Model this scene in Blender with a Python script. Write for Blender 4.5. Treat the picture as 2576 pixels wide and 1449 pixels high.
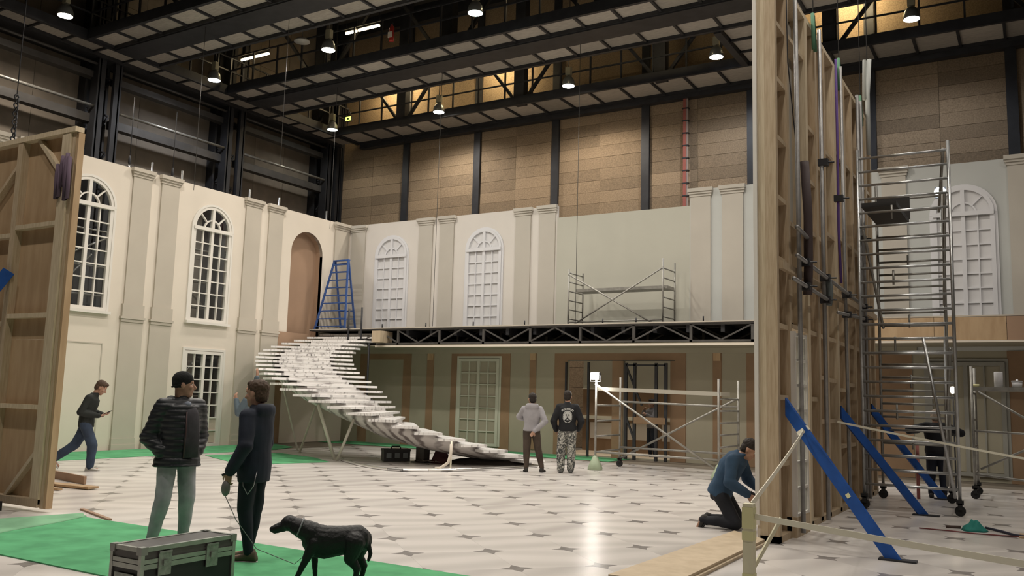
import bpy, bmesh, math, random
from mathutils import Vector as V, Matrix, noise
random.seed(7)
for o in list(bpy.data.objects): bpy.data.objects.remove(o)
SC = bpy.context.scene
COL = SC.collection
PI = math.pi
# ------------------------------------------------------------------ camera
F, PITCH, ROLL, YAW = 2208.145, 0.12305, 0.027216, 0.541544      # focal length in pixels of the 2576 px frame
CAM = V((0, 0, 1.65))
cy_, sy_, cp_, sp_ = math.cos(YAW), math.sin(YAW), math.cos(PITCH), math.sin(PITCH)
FW = V((-sy_*cp_, cy_*cp_, sp_)); RT0 = V((cy_, sy_, 0)); UP0 = RT0.cross(FW)
RT = RT0*math.cos(ROLL) + UP0*math.sin(ROLL); UP = -RT0*math.sin(ROLL) + UP0*math.cos(ROLL)
cd = bpy.data.cameras.new('camera'); cd.sensor_width = 36; cd.lens = F/2576*36; cd.clip_end = 200
cam = bpy.data.objects.new('camera', cd); COL.objects.link(cam); SC.camera = cam
cam.matrix_world = Matrix(((RT.x, UP.x, -FW.x, CAM.x), (RT.y, UP.y, -FW.y, CAM.y), (RT.z, UP.z, -FW.z, CAM.z), (0, 0, 0, 1)))
# ------------------------------------------------------------------ world, exposure
w = bpy.data.worlds.new('world'); SC.world = w; w.use_nodes = True
w.node_tree.nodes['Background'].inputs[0].default_value = (.5, .5, .55, 1)
w.node_tree.nodes['Background'].inputs[1].default_value = 0.02
SC.view_settings.view_transform = 'Standard'; SC.view_settings.look = 'None'
SC.view_settings.gamma = 1; SC.view_settings.use_curve_mapping = False
SC.view_settings.exposure = 0.12
LAMP_W = 190.0        # each high bay lamp
TUBE_E = 34.0         # fluorescent tube emission
# pixel of the photograph -> point on the floor height z, the plane X or the plane Y
def ray(x, y): return FW + RT*((x-1288)/F) - UP*((y-724.5)/F)
def fl(x, y, z=0.0): d = ray(x, y); return CAM + d*((z-CAM.z)/d.z)
def onx(x, y, X): d = ray(x, y); return CAM + d*(X/d.x)
def ony(x, y, Y): d = ray(x, y); return CAM + d*(Y/d.y)
# ------------------------------------------------------------------ materials
MATS = {}
def mat(name, col, rough=.6, metal=0., var=.0, scale=6., bump=0., emit=None, es=1., spec=.4, stretch=None, col2=None, detail=3., rnd=0.):
    if name in MATS: return MATS[name]
    m = bpy.data.materials.new(name); m.use_nodes = True; nt = m.node_tree; N = nt.nodes; L = nt.links
    b = N['Principled BSDF']
    b.inputs['Base Color'].default_value = (*col, 1); b.inputs['Roughness'].default_value = rough
    b.inputs['Metallic'].default_value = metal; b.inputs['Specular IOR Level'].default_value = spec
    if emit: b.inputs['Emission Color'].default_value = (*emit, 1); b.inputs['Emission Strength'].default_value = es
    if var > 0 or bump > 0 or rnd > 0:
        tc = N.new('ShaderNodeTexCoord'); mp = N.new('ShaderNodeMapping'); L.new(tc.outputs['Object'], mp.inputs[0])
        if stretch: mp.inputs['Scale'].default_value = stretch
        oi = N.new('ShaderNodeObjectInfo'); ad = N.new('ShaderNodeVectorMath'); ad.operation = 'MULTIPLY_ADD'
        L.new(oi.outputs['Random'], ad.inputs[0]); ad.inputs[1].default_value = (37, 91, 53); L.new(mp.outputs[0], ad.inputs[2])
        nz = N.new('ShaderNodeTexNoise'); nz.inputs['Scale'].default_value = scale; nz.inputs['Detail'].default_value = detail
        L.new(ad.outputs[0], nz.inputs['Vector'])
        if var > 0 or rnd > 0:
            c2 = col2 or tuple(c*(1-var) for c in col)
            mx = N.new('ShaderNodeMixRGB'); mx.inputs[1].default_value = (*col, 1); mx.inputs[2].default_value = (*c2, 1)
            rp = N.new('ShaderNodeMapRange'); rp.inputs[1].default_value = .35; rp.inputs[2].default_value = .65
            L.new(nz.outputs[0], rp.inputs[0]); L.new(rp.outputs[0], mx.inputs[0])
            out = mx.outputs[0]
            if rnd > 0:
                hs = N.new('ShaderNodeHueSaturation'); mr = N.new('ShaderNodeMapRange')
                mr.inputs[3].default_value = 1-rnd; mr.inputs[4].default_value = 1+rnd
                L.new(oi.outputs['Random'], mr.inputs[0]); L.new(mr.outputs[0], hs.inputs['Value']); L.new(out, hs.inputs['Color']); out = hs.outputs[0]
            L.new(out, b.inputs['Base Color'])
        if bump > 0:
            bp = N.new('ShaderNodeBump'); bp.inputs['Strength'].default_value = bump; bp.inputs['Distance'].default_value = .01
            L.new(nz.outputs[0], bp.inputs['Height']); L.new(bp.outputs[0], b.inputs['Normal'])
    MATS[name] = m; return m
def marble(name, base, vein, scale, rough, dist=2.5, amount=.5, rotr=True, stretch=(1, 1, 1), sharp=(.45, .62)):
    m = bpy.data.materials.new(name); m.use_nodes = True; nt = m.node_tree; N = nt.nodes; L = nt.links; b = N['Principled BSDF']
    b.inputs['Roughness'].default_value = rough; b.inputs['Specular IOR Level'].default_value = .45
    tc = N.new('ShaderNodeTexCoord'); oi = N.new('ShaderNodeObjectInfo')
    vr = N.new('ShaderNodeVectorRotate'); vr.rotation_type = 'Z_AXIS'; L.new(tc.outputs['Object'], vr.inputs['Vector'])
    mm = N.new('ShaderNodeMath'); mm.operation = 'MULTIPLY'; mm.inputs[1].default_value = 1.2 if rotr else 0
    L.new(oi.outputs['Random'], mm.inputs[0]); L.new(mm.outputs[0], vr.inputs['Angle'])
    ad = N.new('ShaderNodeVectorMath'); ad.operation = 'MULTIPLY_ADD'; L.new(oi.outputs['Random'], ad.inputs[0]); ad.inputs[1].default_value = (71, 133, 17); L.new(vr.outputs[0], ad.inputs[2])
    mp = N.new('ShaderNodeMapping'); mp.inputs['Scale'].default_value = stretch; L.new(ad.outputs[0], mp.inputs[0])
    wv = N.new('ShaderNodeTexWave'); wv.inputs['Scale'].default_value = scale; wv.inputs['Distortion'].default_value = dist*4; wv.inputs['Detail'].default_value = 3; wv.inputs['Detail Scale'].default_value = .8
    L.new(mp.outputs[0], wv.inputs['Vector'])
    nz = N.new('ShaderNodeTexNoise'); nz.inputs['Scale'].default_value = scale*1.3; nz.inputs['Detail'].default_value = 4; L.new(mp.outputs[0], nz.inputs['Vector'])
    ml = N.new('ShaderNodeMath'); ml.operation = 'MULTIPLY'; L.new(wv.outputs['Fac'], ml.inputs[0]); L.new(nz.outputs[0], ml.inputs[1])
    rp = N.new('ShaderNodeMapRange'); rp.inputs[1].default_value = sharp[0]*.6; rp.inputs[2].default_value = sharp[1]*.8; rp.inputs[4].default_value = amount; L.new(ml.outputs[0], rp.inputs[0])
    mx = N.new('ShaderNodeMixRGB'); mx.inputs[1].default_value = (*base, 1); mx.inputs[2].default_value = (*vein, 1); L.new(rp.outputs[0], mx.inputs[0])
    hs = N.new('ShaderNodeHueSaturation'); mr = N.new('ShaderNodeMapRange'); mr.inputs[3].default_value = .93; mr.inputs[4].default_value = 1.06
    L.new(oi.outputs['Random'], mr.inputs[0]); L.new(mr.outputs[0], hs.inputs['Value']); L.new(mx.outputs[0], hs.inputs['Color']); L.new(hs.outputs[0], b.inputs['Base Color'])
    MATS[name] = m; return m
def wood(name, col, dark, scale=3., rough=.6, grain=(14, 14, 1.2), rnd=.06):
    return mat(name, col, rough, 0, .5, scale, .12, stretch=grain, col2=dark, detail=4, rnd=rnd, spec=.25)
M = {}
M['creamb'] = mat('cream paint with cool lamp tint', (.685, .645, .595), .75, 0, .04, 1.2, .03)  # set wall cream, made cooler to carry the lamp's tint
M['pilb'] = mat('pilaster paint with cool lamp tint', (.52, .485, .425), .75, 0, .05, 1.5, .03)  # pilaster putty with the same cool lamp tint put into the colour
M['postp'] = mat('pale painted batten', (.80, .76, .56), .6, 0, .1, 6.)
M['cream'] = mat('set wall cream paint', (.70, .635, .545), .75, 0, .04, 1.2, .03)
M['pil'] = mat('pilaster putty paint', (.50, .455, .385), .75, 0, .05, 1.5, .03)
M['trimw'] = mat('white joinery paint', (.72, .69, .635), .5)
M['cool'] = mat('white primed joinery', (.70, .70, .72), .55)
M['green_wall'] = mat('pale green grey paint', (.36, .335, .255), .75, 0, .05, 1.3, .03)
M['mdf'] = mat('bare mdf brown', (.30, .195, .115), .7, 0, .15, 2., .04, rnd=.06)
M['mdf2'] = mat('arch panel tan', (.36, .235, .155), .65, 0, .1, 1., .03)
M['steel'] = mat('dark painted steel', (.034, .035, .040), .5, 0, .3, 3., spec=.4)
M['steel2'] = mat('grey painted steel', (.09, .085, .08), .5, .2, .25, 3.)
M['pipe'] = mat('galvanised tube', (.34, .335, .33), .5, .6, .2, 9.)
M['alu'] = mat('scaffold aluminium', (.52, .53, .53), .33, .8, .2, 7.)
M['alud'] = mat('dull scaffold aluminium', (.36, .35, .32), .45, .6, .25, 7.)
M['blk'] = mat('black plastic', (.012, .012, .013), .5)
M['rub'] = mat('dark rubber', (.02, .02, .02), .8)
M['conc'] = mat('hangar floor', (.27, .235, .19), .6, 0, .3, .8)
M['wallb'] = mat('acoustic wall board', (.325, .24, .155), .85, 0, .3, 26., .15, rnd=.24, detail=5)
M['wallbg'] = mat('wall backing', (.03, .026, .022), .9)
M['walll'] = mat('mineral wall panel', (.24, .205, .165), .85, 0, .2, 1.8, .1, rnd=.12)
M['grate'] = mat('gantry soffit panel', (.42, .385, .34), .8, 0, .2, 5., .08, stretch=(1, 8, 1), rnd=.22)
M['roof'] = mat('roof lining', (.05, .045, .04), .9, 0, .3, .7)
M['pine'] = wood('pine timber', (.56, .45, .315), (.455, .35, .23))
M['pine2'] = wood('pale pine timber', (.64, .54, .39), (.54, .44, .30))
M['ply'] = wood('plywood', (.48, .345, .21), (.40, .275, .16), 1.5, .65, (5, 5, 1))
M['ply2'] = wood('pale plywood', (.56, .46, .33), (.49, .395, .275), 1.5, .65, (5, 5, 1))
M['blue'] = mat('blue paint', (.012, .085, .36), .5, 0, .2, 8.)
M['lblue'] = mat('blue ladder paint', (.05, .115, .34), .5, 0, .2, 8.)
M['tape'] = mat('cream masking tape', (.88, .85, .70), .6)
M['tapey'] = mat('yellow tape', (.74, .71, .40), .5)
M['carpet'] = mat('green carpet', (.13, .43, .21), .95, 0, .25, 3., .25, spec=.1)
M['carpet2'] = mat('green carpet underside', (.24, .47, .29), .95, 0, .2, 3., .2, spec=.1)
M['glass'] = None
g = bpy.data.materials.new('window glass'); g.use_nodes = True
nt = g.node_tree; nt.nodes.remove(nt.nodes['Principled BSDF'])
a_ = nt.nodes.new('ShaderNodeBsdfTransparent'); a_.inputs[0].default_value = (.93, .95, .95, 1); b_ = nt.nodes.new('ShaderNodeBsdfGlossy'); b_.inputs['Roughness'].default_value = .05; c_ = nt.nodes.new('ShaderNodeMixShader'); c_.inputs[0].default_value = .05
nt.links.new(a_.outputs[0], c_.inputs[1]); nt.links.new(b_.outputs[0], c_.inputs[2]); nt.links.new(c_.outputs[0], nt.nodes['Material Output'].inputs[0]); M['glass'] = g
M['tile'] = marble('marble floor tile', (.71, .675, .645), (.47, .44, .42), .42, .27, .55, .75, stretch=(1.2, .75, 1), sharp=(.12, .95))
M['star'] = mat('dark marble inset', (.29, .27, .26), .25, 0, .3, 6.)
M['tread'] = marble('white marble tread', (.83, .815, .80), (.09, .08, .08), 3.6, .3, 1.4, .8, False, (1, 1, 1), (.68, .84))
M['soffit'] = marble('veined marble stringer', (.60, .57, .55), (.13, .105, .10), 1.15, .35, 2.2, .9, False, (.8, .8, 2.6), (.36, .62))
# ------------------------------------------------------------------ mesh builder
class MB:
    def __init__(s): s.v = []; s.f = []
    def add(s, vs, fs):
        n = len(s.v); s.v += [tuple(x) for x in vs]; s.f += [tuple(i+n for i in f) for f in fs]; return s
    def hexa(s, p): return s.add(p, [(0, 3, 2, 1), (4, 5, 6, 7), (0, 1, 5, 4), (1, 2, 6, 5), (2, 3, 7, 6), (3, 0, 4, 7)])
    def box(s, x0, x1, y0, y1, z0, z1): return s.hexa([(x0, y0, z0), (x1, y0, z0), (x1, y1, z0), (x0, y1, z0), (x0, y0, z1), (x1, y0, z1), (x1, y1, z1), (x0, y1, z1)])
    def mbox(s, mp, u0, u1, d0, d1, z0, z1): return s.hexa([mp(u0, d0, z0), mp(u1, d0, z0), mp(u1, d1, z0), mp(u0, d1, z0), mp(u0, d0, z1), mp(u1, d0, z1), mp(u1, d1, z1), mp(u0, d1, z1)])
    def bar(s, p, q, a, b, up=(0, 0, 1)):                      # rectangular bar p->q, a wide, b high
        p, q = V(p), V(q); d = (q-p).normalized(); up = V(up)
        if abs(d.dot(up)) > .98: up = V((0, 1, 0))
        x = d.cross(up).normalized()*(a/2); y = x.cross(d).normalized()*(b/2)
        return s.hexa([p-x-y, p+x-y, p+x+y, p-x+y, q-x-y, q+x-y, q+x+y, q-x+y])
    def tube(s, p, q, r, n=8, r2=None):
        p, q = V(p), V(q); d = (q-p).normalized(); r2 = r if r2 is None else r2
        x = d.orthogonal().normalized(); y = d.cross(x)
        a = [p+(x*math.cos(2*PI*i/n)+y*math.sin(2*PI*i/n))*r for i in range(n)]; b = [q+(x*math.cos(2*PI*i/n)+y*math.sin(2*PI*i/n))*r2 for i in range(n)]
        return s.add(a+b, [(i, (i+1) % n, (i+1) % n+n, i+n) for i in range(n)]+[tuple(range(n-1, -1, -1)), tuple(range(n, 2*n))])
    def path(s, pts, r, n=6, closed=False):
        pts = [V(p) for p in pts]; rings = []; k = len(pts); x = None
        for i, p in enumerate(pts):
            d = (pts[(i+1) % k] if (closed or i < k-1) else p) - (pts[i-1] if (closed or i > 0) else p); d.normalize()
            if x is None: x = d.orthogonal().normalized()
            x = (x-d*x.dot(d)).normalized(); y = d.cross(x)
            rings.append([p+(x*math.cos(2*PI*j/n)+y*math.sin(2*PI*j/n))*r for j in range(n)])
        return s.loft(rings, not closed, closed)
    def loft(s, rings, caps=True, closed=False):
        n = len(rings[0]); k = len(rings); vs = [p for r in rings for p in r]; fs = []
        for i in range(k if closed else k-1):
            a, b = i*n, ((i+1) % k)*n
            fs += [(a+j, a+(j+1) % n, b+(j+1) % n, b+j) for j in range(n)]
        if caps: fs += [tuple(range(n-1, -1, -1)), tuple(range((k-1)*n, k*n))]
        return s.add(vs, fs)
    def prism(s, poly, mp, d0, d1):
        n = len(poly); vs = [mp(u, d0, z) for u, z in poly]+[mp(u, d1, z) for u, z in poly]
        return s.add(vs, [(i, (i+1) % n, (i+1) % n+n, i+n) for i in range(n)]+[tuple(range(n-1, -1, -1)), tuple(range(n, 2*n))])
    def lathe(s, prof, c, n=16):
        c = V(c); return s.loft([[c+V((r*math.cos(2*PI*i/n), r*math.sin(2*PI*i/n), z)) for i in range(n)] for r, z in prof])
    def ball(s, c, r, n=10, m=6, rot=None):
        c = V(c); rx, ry, rz = (r, r, r) if not hasattr(r, '__len__') else r; R = rot or Matrix.Identity(3)
        rings = [[c+R @ V((rx*math.sin(t)*math.cos(2*PI*i/n), ry*math.sin(t)*math.sin(2*PI*i/n), -rz*math.cos(t))) for i in range(n)] for t in [PI*(k+.35)/(m+.7) for k in range(m+1)]]
        return s.loft(rings)
    def cap(s, p, q, r1, r2, n=12):                            # tapered capsule
        p, q = V(p), V(q); d = (q-p); L = d.length
        if L < 1e-5: return s.ball(p, r1)
        d /= L; x = d.orthogonal().normalized(); y = d.cross(x); rings = []
        for t in (-.95, -.7, -.35): rings.append((p+d*r1*t, r1*math.sqrt(1-t*t)))
        rings += [(p, r1), (q, r2)]
        for t in (.35, .7, .95): rings.append((q+d*r2*t, r2*math.sqrt(1-t*t)))
        return s.loft([[c+(x*math.cos(2*PI*i/n)+y*math.sin(2*PI*i/n))*r for i in range(n)] for c, r in rings])
    def mesh(s, name, smooth=False):
        me = bpy.data.meshes.new(name); me.from_pydata(s.v, [], s.f)
        bm = bmesh.new(); bm.from_mesh(me); bmesh.ops.recalc_face_normals(bm, faces=bm.faces); bm.to_mesh(me); bm.free()
        if smooth: me.polygons.foreach_set('use_smooth', [True]*len(me.polygons))
        return me
    def build(s, name, m, parent=None, smooth=False, world=True):
        if parent is not None and world:
            p = V(parent.get('_o', (0, 0, 0))); s.v = [(x-p.x, y-p.y, z-p.z) for x, y, z in s.v]
        me = s.mesh(name, smooth); me.materials.append(m if not isinstance(m, str) else M[m])
        o = bpy.data.objects.new(name, me); COL.objects.link(o)
        if parent is not None: o.parent = parent; o['_o'] = tuple(parent.get('_o', (0, 0, 0))) if world else (0, 0, 0)
        return o
def tag(o, label, cat, group=None, kind=None):
    o['label'] = label; o['category'] = cat
    if group: o['group'] = group
    if kind: o['kind'] = kind
    return o
def thing(name, label, cat, loc=(0, 0, 0), rz=0., group=None, kind=None):
    o = bpy.data.objects.new(name, None); o.empty_display_size = .2; COL.objects.link(o)
    o.location = loc; o.rotation_euler = (0, 0, rz); o['_o'] = tuple(loc)
    return tag(o, label, cat, group, kind)
def struct(name, mb, m, label):
    o = mb.build(name, m); o['kind'] = 'structure'; o['label'] = label; o['category'] = name.split('_')[0]; return o
def share(src, name, parent, loc, m=None):                   # another piece with the same mesh
    o = bpy.data.objects.new(name, src.data); COL.objects.link(o); o.parent = parent; o.location = loc; return o
def boxpart(name, m, parent, *a): return MB().box(*a).build(name, m, parent)
def tubepart(name, m, parent, p, q, r, n=8): return MB().tube(p, q, r, n).build(name, m, parent, True)
LW = lambda u, d, z: (-20.62+d, u, z)        # left set wall: u along Y, d into the room
BW = lambda u, d, z: (u, 23.15-d, z)         # back set wall: u along X, d into the room
# ------------------------------------------------------------------ building shell
XL, XR, YB, YF, ZR = -25.6, 15.0, 27.0, -14.0, 17.0
floor = struct('floor', MB().box(XL-.3, XR+.3, YF-.3, YB+.3, -.3, -.006), 'conc', 'wide hangar floor with pale marble tiles and small dark star insets')
E1, E2 = V((math.cos(.843786), math.sin(.843786))), V((-math.sin(.843786), math.cos(.843786)))
def grid(i, j): return V((-12.1732, 13.2891)) + E1*(.88593*i) - E2*(.95938*j)
def clip(poly, ax, lim, sign):
    out = []
    for k in range(len(poly)):
        a, b = poly[k-1], poly[k]; da, db = (a[ax]-lim)*sign, (b[ax]-lim)*sign
        if (da <= 0) != (db <= 0): t = da/(da-db); out.append(a+(b-a)*t)
        if db <= 0: out.append(b)
    return out
def cpoly(poly): 
    for ax, lim, sg in ((0, -18.4, -1), (0, 5.0, 1), (1, 1.5, -1), (1, 21.4, 1)):
        poly = clip(poly, ax, lim, sg)
        if len(poly) < 3: return []
    return poly
tiles, stars = [], []
for i in range(-26, 34):
    for j in range(-26, 28):
        c = grid(i+.5, j+.5)
        q = [grid(i, j), grid(i+1, j), grid(i+1, j+1), grid(i, j+1)]
        q = [c+(p-c)*.9985 for p in q]
        full = all(-18.4 < p.x < 5 and 1.5 < p.y < 21.4 for p in q); pl = q if full else cpoly(q)
        def vis(c):
            d = V((c.x, c.y, 0))-CAM; z = d.dot(FW)
            return z > 0 and abs(d.dot(RT)/z) < .62 and abs(d.dot(UP)/z) < .36
        if len(pl) > 2: tiles.append((0 if vis(c) else 1, c.length, c, pl, full))
        s = grid(i, j)
        if -18.2 < s.x < 4.8 and 1.7 < s.y < 21.25: stars.append((0 if vis(s) else 1, s.length, s))
tiles.sort(key=lambda t: t[:2]); stars.sort(key=lambda t: t[:2])
def slab(poly, c, z0, z1):
    n = len(poly); return MB().add([(p.x-c.x, p.y-c.y, z0) for p in poly]+[(p.x-c.x, p.y-c.y, z1) for p in poly], [(k, (k+1) % n, (k+1) % n+n, k+n) for k in range(n)]+[tuple(range(n-1, -1, -1)), tuple(range(n, 2*n))])
tsrc = None; rest = MB()
for k, (vv, dd, c, pl, full) in enumerate(tiles):
    if k < 300:
        if full and tsrc is not None: o = share(tsrc, 'floor_tile', floor, (c.x, c.y, 0))
        else:
            o = slab(pl, c, -.006, 0).build('floor_tile', 'tile', floor, False, False); o.location = (c.x, c.y, 0)
            if full: tsrc = o
    else: rest.add(slab(pl, V((0, 0)), -.006, 0).v, slab(pl, V((0, 0)), -.006, 0).f)
o = rest.build('far_floor_tiles', 'tile', floor); o['kind'] = 'stuff'
sp = []
for k in range(4):
    e = [E1, E2, -E1, -E2][k]; e2 = [E1, E2, -E1, -E2][(k+1) % 4]
    sp += [e*.175, e*.056+e2*.056]
ssrc = None; rest = MB()
for k, (vv, dd, s) in enumerate(stars):
    if k < 300:
        if ssrc is None: ssrc = slab(sp, V((0, 0)), -.002, .0012).build('star_inset', 'star', floor, False, False); o = ssrc
        else: o = share(ssrc, 'star_inset', floor, (0, 0, 0))
        o.location = (s.x, s.y, 0)
    else: m_ = slab([p+s for p in sp], V((0, 0)), -.002, .0012); rest.add(m_.v, m_.f)
o = rest.build('far_star_insets', 'star', floor); o['kind'] = 'stuff'
# hangar walls
hb = struct('wall_hangar_back', MB().box(XL-.3, XR+.3, YB+.06, YB+.3, 0, ZR), 'wallbg', 'tall hangar back wall clad in brown acoustic boards between dark posts')
psrc = {}
def wpanel(parent, m, key, mb, loc):
    if key not in psrc: psrc[key] = mb().build('wall_panel', m, parent, False, False); o = psrc[key]
    else: o = share(psrc[key], 'wall_panel', parent, (0, 0, 0))
    o.location = loc; return o
posts = [-24.6+3.36*k for k in range(0, 9)]
posts = [-24.75, -21.28, -17.9, -14.55, -11.1, -7.51, -3.97, -.33, 3.2, 6.7, 10.2, 13.7]
for k, X in enumerate(posts):
    boxpart('wall_post', 'steel', hb, X-.14, X+.14, YB-.1, YB+.06, 5.0, 16.9)
    if k < len(posts)-1:
        Xn = posts[k+1]; wd = (Xn-X-.28)/2
        for h in (0, 1):
            x0 = X+.14+wd*h
            if X > -.5: continue
            for r in range(13):
                z0 = 6.75+.405*r
                wpanel(hb, 'wallb', 'b%.2f' % wd, lambda: MB().box(.004, wd-.004, 0, .06, .004, .401), (x0, YB+random.uniform(-.006, .006), z0))
rest = MB()
for k in range(len(posts)-1):
    X, Xn = posts[k], posts[k+1]
    lo = 6.75+.405*13 if X < -.5 else 0
    for r in range(10):
        z0 = 0+r*.675
        if X < -.5: rest.box(X+.14, Xn-.14, YB+.01, YB+.06, z0+.005, z0+.67)
    rest.box(X+.14, Xn-.14, YB, YB+.06, lo, 16.9)
o = rest.build('other_wall_panels', 'wallb', hb); o['kind'] = 'stuff'
lad = boxpart('riser_conduit', mat('red conduit', (.33, .10, .08), .5), hb, -9.72, -9.62, YB-.22, YB-.12, 6.8, 11.7)
boxpart('conduit_tray', mat('pale tray', (.34, .27, .24), .5), hb, -9.62, -9.56, YB-.2, YB-.14, 6.8, 11.7)
for k in range(11): boxpart('conduit_clip', 'steel', hb, -9.75, -9.54, YB-.23, YB-.1, 7.0+k*.42, 7.04+k*.42)
hl = struct('wall_hangar_left', MB().box(XL-.3, XL-.06, YF, YB, 0, ZR), 'wallbg', 'tall dark hangar side wall of grey panels behind the cream window wall')
colY = [5.8, 11.0, 16.15, 21.25, 26.4]
for a in range(1, len(colY)):
    y0, y1 = colY[a-1]+.3, colY[a]-.3; wd = (y1-y0)/3
    for h in range(3):
        for r, (z0, z1) in enumerate(((0, 3.6), (3.6, 6.2), (6.2, 8.05), (8.05, 9.9), (9.9, 11.6), (11.6, 14.2), (14.2, 16.9))):
            wpanel(hl, 'walll', 'l%.2f%d' % (wd, r), lambda: MB().box(0, .06, .006, wd-.006, .006, z1-z0-.006), (XL-.06, y0+wd*h, z0))
for y in colY[1:]:
    c = MB()
    for dy in (-.36, .36): c.box(XL+.0, XL+.35, y+dy-.04, y+dy+.04, 0, 16.9); c.box(XL+.65, XL+1.0, y+dy-.05, y+dy+.05, 0, 16.9)
    c.box(XL+.9, XL+1.0, y-.36, y-.16, 0, 16.9); c.box(XL+.9, XL+1.0, y+.16, y+.36, 0, 16.9); c.box(XL, XL+.06, y-.36, y+.36, 0, 16.9)
    for k in range(13):
        z0 = .6+k*1.2; c.bar((XL+.5, y-.36, z0), (XL+.5, y+.36, z0+1.1), .06, .06); c.bar((XL+.5, y-.36, z0+1.15), (XL+.5, y+.36, z0+1.15), .05, .05)
    c.build('steel_column', 'steel', hl)
for a in range(1, len(colY)):
    y0, y1 = colY[a-1]+.36, colY[a]-.3
    tubepart('wall_rail', 'alud', hl, (XL+.9, y0, 10.2), (XL+.9, y1, 10.2), .05); boxpart('wall_beam', 'steel2', hl, XL+.45, XL+.75, y0, y1, 9.72, 9.98)
    tubepart('wall_rail', 'steel2', hl, (XL+.9, y0, 11.55), (XL+.9, y1, 11.55), .045); boxpart('wall_beam', 'steel2', hl, XL+.45, XL+.75, y0, y1, 11.15, 11.35)
    MB().path([(XL+.25, y0, 8.25), (XL+.25, y1, 8.25)], .16, 8).build('cable_duct', 'steel2', hl, True)
struct('wall_right', MB().box(XR, XR+.3, YF, YB, 0, ZR), 'walll', 'far right hangar wall out of sight')
struct('wall_rear', MB().box(XL, XR, YF-.3, YF, 0, ZR), 'walll', 'hangar wall at the near end')
rf = struct('ceiling', MB().box(XL-.3, XR+.3, YF-.3, YB+.3, ZR, ZR+.3), 'roof', 'dark hangar roof above the lighting gantries')
for k in range(6): boxpart('roof_beam', 'steel', rf, XL, XR, colY[1]-10.4+5.2*k-.15, colY[1]-10.4+5.2*k+.15, 16.3, 17.0)
# lighting gantries
ZG = 11.77
gsrc = {}
def gpanel(parent, wx, wy, x, y):
    k = '%.2f_%.2f' % (wx, wy)
    if k not in gsrc: gsrc[k] = MB().box(.03, wx-.03, .03, wy-.03, 0, .05).build('soffit_panel', 'grate', parent, False, False); o = gsrc[k]
    else: o = share(gsrc[k], 'soffit_panel', parent, (0, 0, 0))
    o.location = (x, y, ZG+.04); return o
def railing(parent, p, q, z, posts=1.1, h=1.05, m='steel'):
    p, q = V(p), V(q); n = max(1, int((q-p).length/posts))
    mb = MB()
    for zz in (h, h*.55): mb.bar(p+V((0, 0, z+zz)), q+V((0, 0, z+zz)), .045, .045)
    mb.build('handrail', m, parent)
    for k in range(n+1): c = p+(q-p)*(k/n); MB().bar(c+V((0, 0, z)), c+V((0, 0, z+h)), .05, .05).build('rail_post', m, parent)
def gantry(label, strips, beams, x0, x1, hangers, rail_y, panels_to=1.0):
    g = thing('lighting_gantry', label, 'gantry', ((x0+x1)/2, (strips[0][0]+strips[-1][1])/2, ZG), group=None)
    off = V(g.location)
    for (a, b) in strips:
        boxpart('edge_beam', 'steel', g, x0, x1, a-.08, a+.02, ZG-.06, ZG+.24); boxpart('edge_beam', 'steel', g, x0, x1, b-.02, b+.08, ZG-.06, ZG+.24)
        n = int((x1-x0)/1.1)
        for k in range(n):
            x = x0+1.1*k
            if x > panels_to: break
            o = gpanel(g, 1.1, b-a, x, a); o.location -= off
            boxpart('cross_joist', 'steel', g, x-.035, x+.035, a, b, ZG-.02, ZG+.16)
        boxpart('walkway_deck', 'steel2', g, x0, x1, a, b, ZG+.16, ZG+.2)
    for (a, b, d) in beams: boxpart('main_beam', 'steel', g, x0, x1, a, b, ZG-d, ZG+.5)
    for y in rail_y: railing(g, (x0, y, 0), (min(x1, 2.), y, 0), ZG+.2)
    for (x, y) in hangers:
        boxpart('hanger_column', 'steel', g, x-.2, x+.2, y-.15, y+.15, ZG, 16.9)
        MB().bar((x+.3, y, ZG+.3), (x+2.3, y, 14.6), .1, .1).build('brace', 'steel', g); MB().bar((x-.3, y, ZG+.3), (x-2.3, y, 14.6), .1, .1).build('brace', 'steel', g)
    return g
hx = [-20.4, -15.2, -10.0, -4.8, .4]
gantry('back gantry hugging the brown boarded wall, one row of soffit panels', [(25.32, 26.7)], [(26.7, 26.98, .22)], -23.53, 12., [(x, 25.5) for x in hx], [25.35])
gantry('middle twin-strip gantry with a deep dark beam between its panel rows', [(19.9, 20.7), (21.5, 22.4)], [(20.72, 21.48, .1)], -23.53, 12., [(x, 21.1) for x in hx], [19.9, 22.4])
gantry('twin-strip gantry crossing over the curved stair to the side wall', [(14.7, 15.5), (16.35, 17.1)], [(15.52, 16.33, .1)], -23.53, 12., [(x, 15.9) for x in hx], [14.7, 17.1], -8.)
gantry('twin-strip gantry high above the open marble floor, out of sight', [(9.5, 10.3), (11.15, 11.9)], [(10.32, 11.13, .1)], -23.53, 12., [], [9.5, 11.9], -14.)
sg = thing('side_walkway', 'walkway with panelled underside running along the dark side wall', 'walkway', (-24.1, 15, ZG))
for a in (-24.5, -23.62): boxpart('edge_beam', 'steel', sg, a-.06, a+.06, 2, 26.7, ZG-.06, ZG+.24)
boxpart('wall_beam', 'steel', sg, -25.5, -24.56, 2, 26.7, ZG-.02, ZG+.24)
for k in range(22): o = gpanel(sg, .78, 1.02, -24.44, 4.2+1.02*k); o.location -= V(sg.location); boxpart('cross_joist', 'steel', sg, -24.44, -23.66, 4.2+1.02*k-.03, 4.2+1.02*k+.03, ZG-.02, ZG+.16)
railing(sg, (-23.6, 4, 0), (-23.6, 26, 0), ZG+.2)
cg = thing('cross_walkway', 'short cross walkway with ribbed panels joining the two rear gantries', 'walkway', (-6.6, 23.8, ZG))
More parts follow.
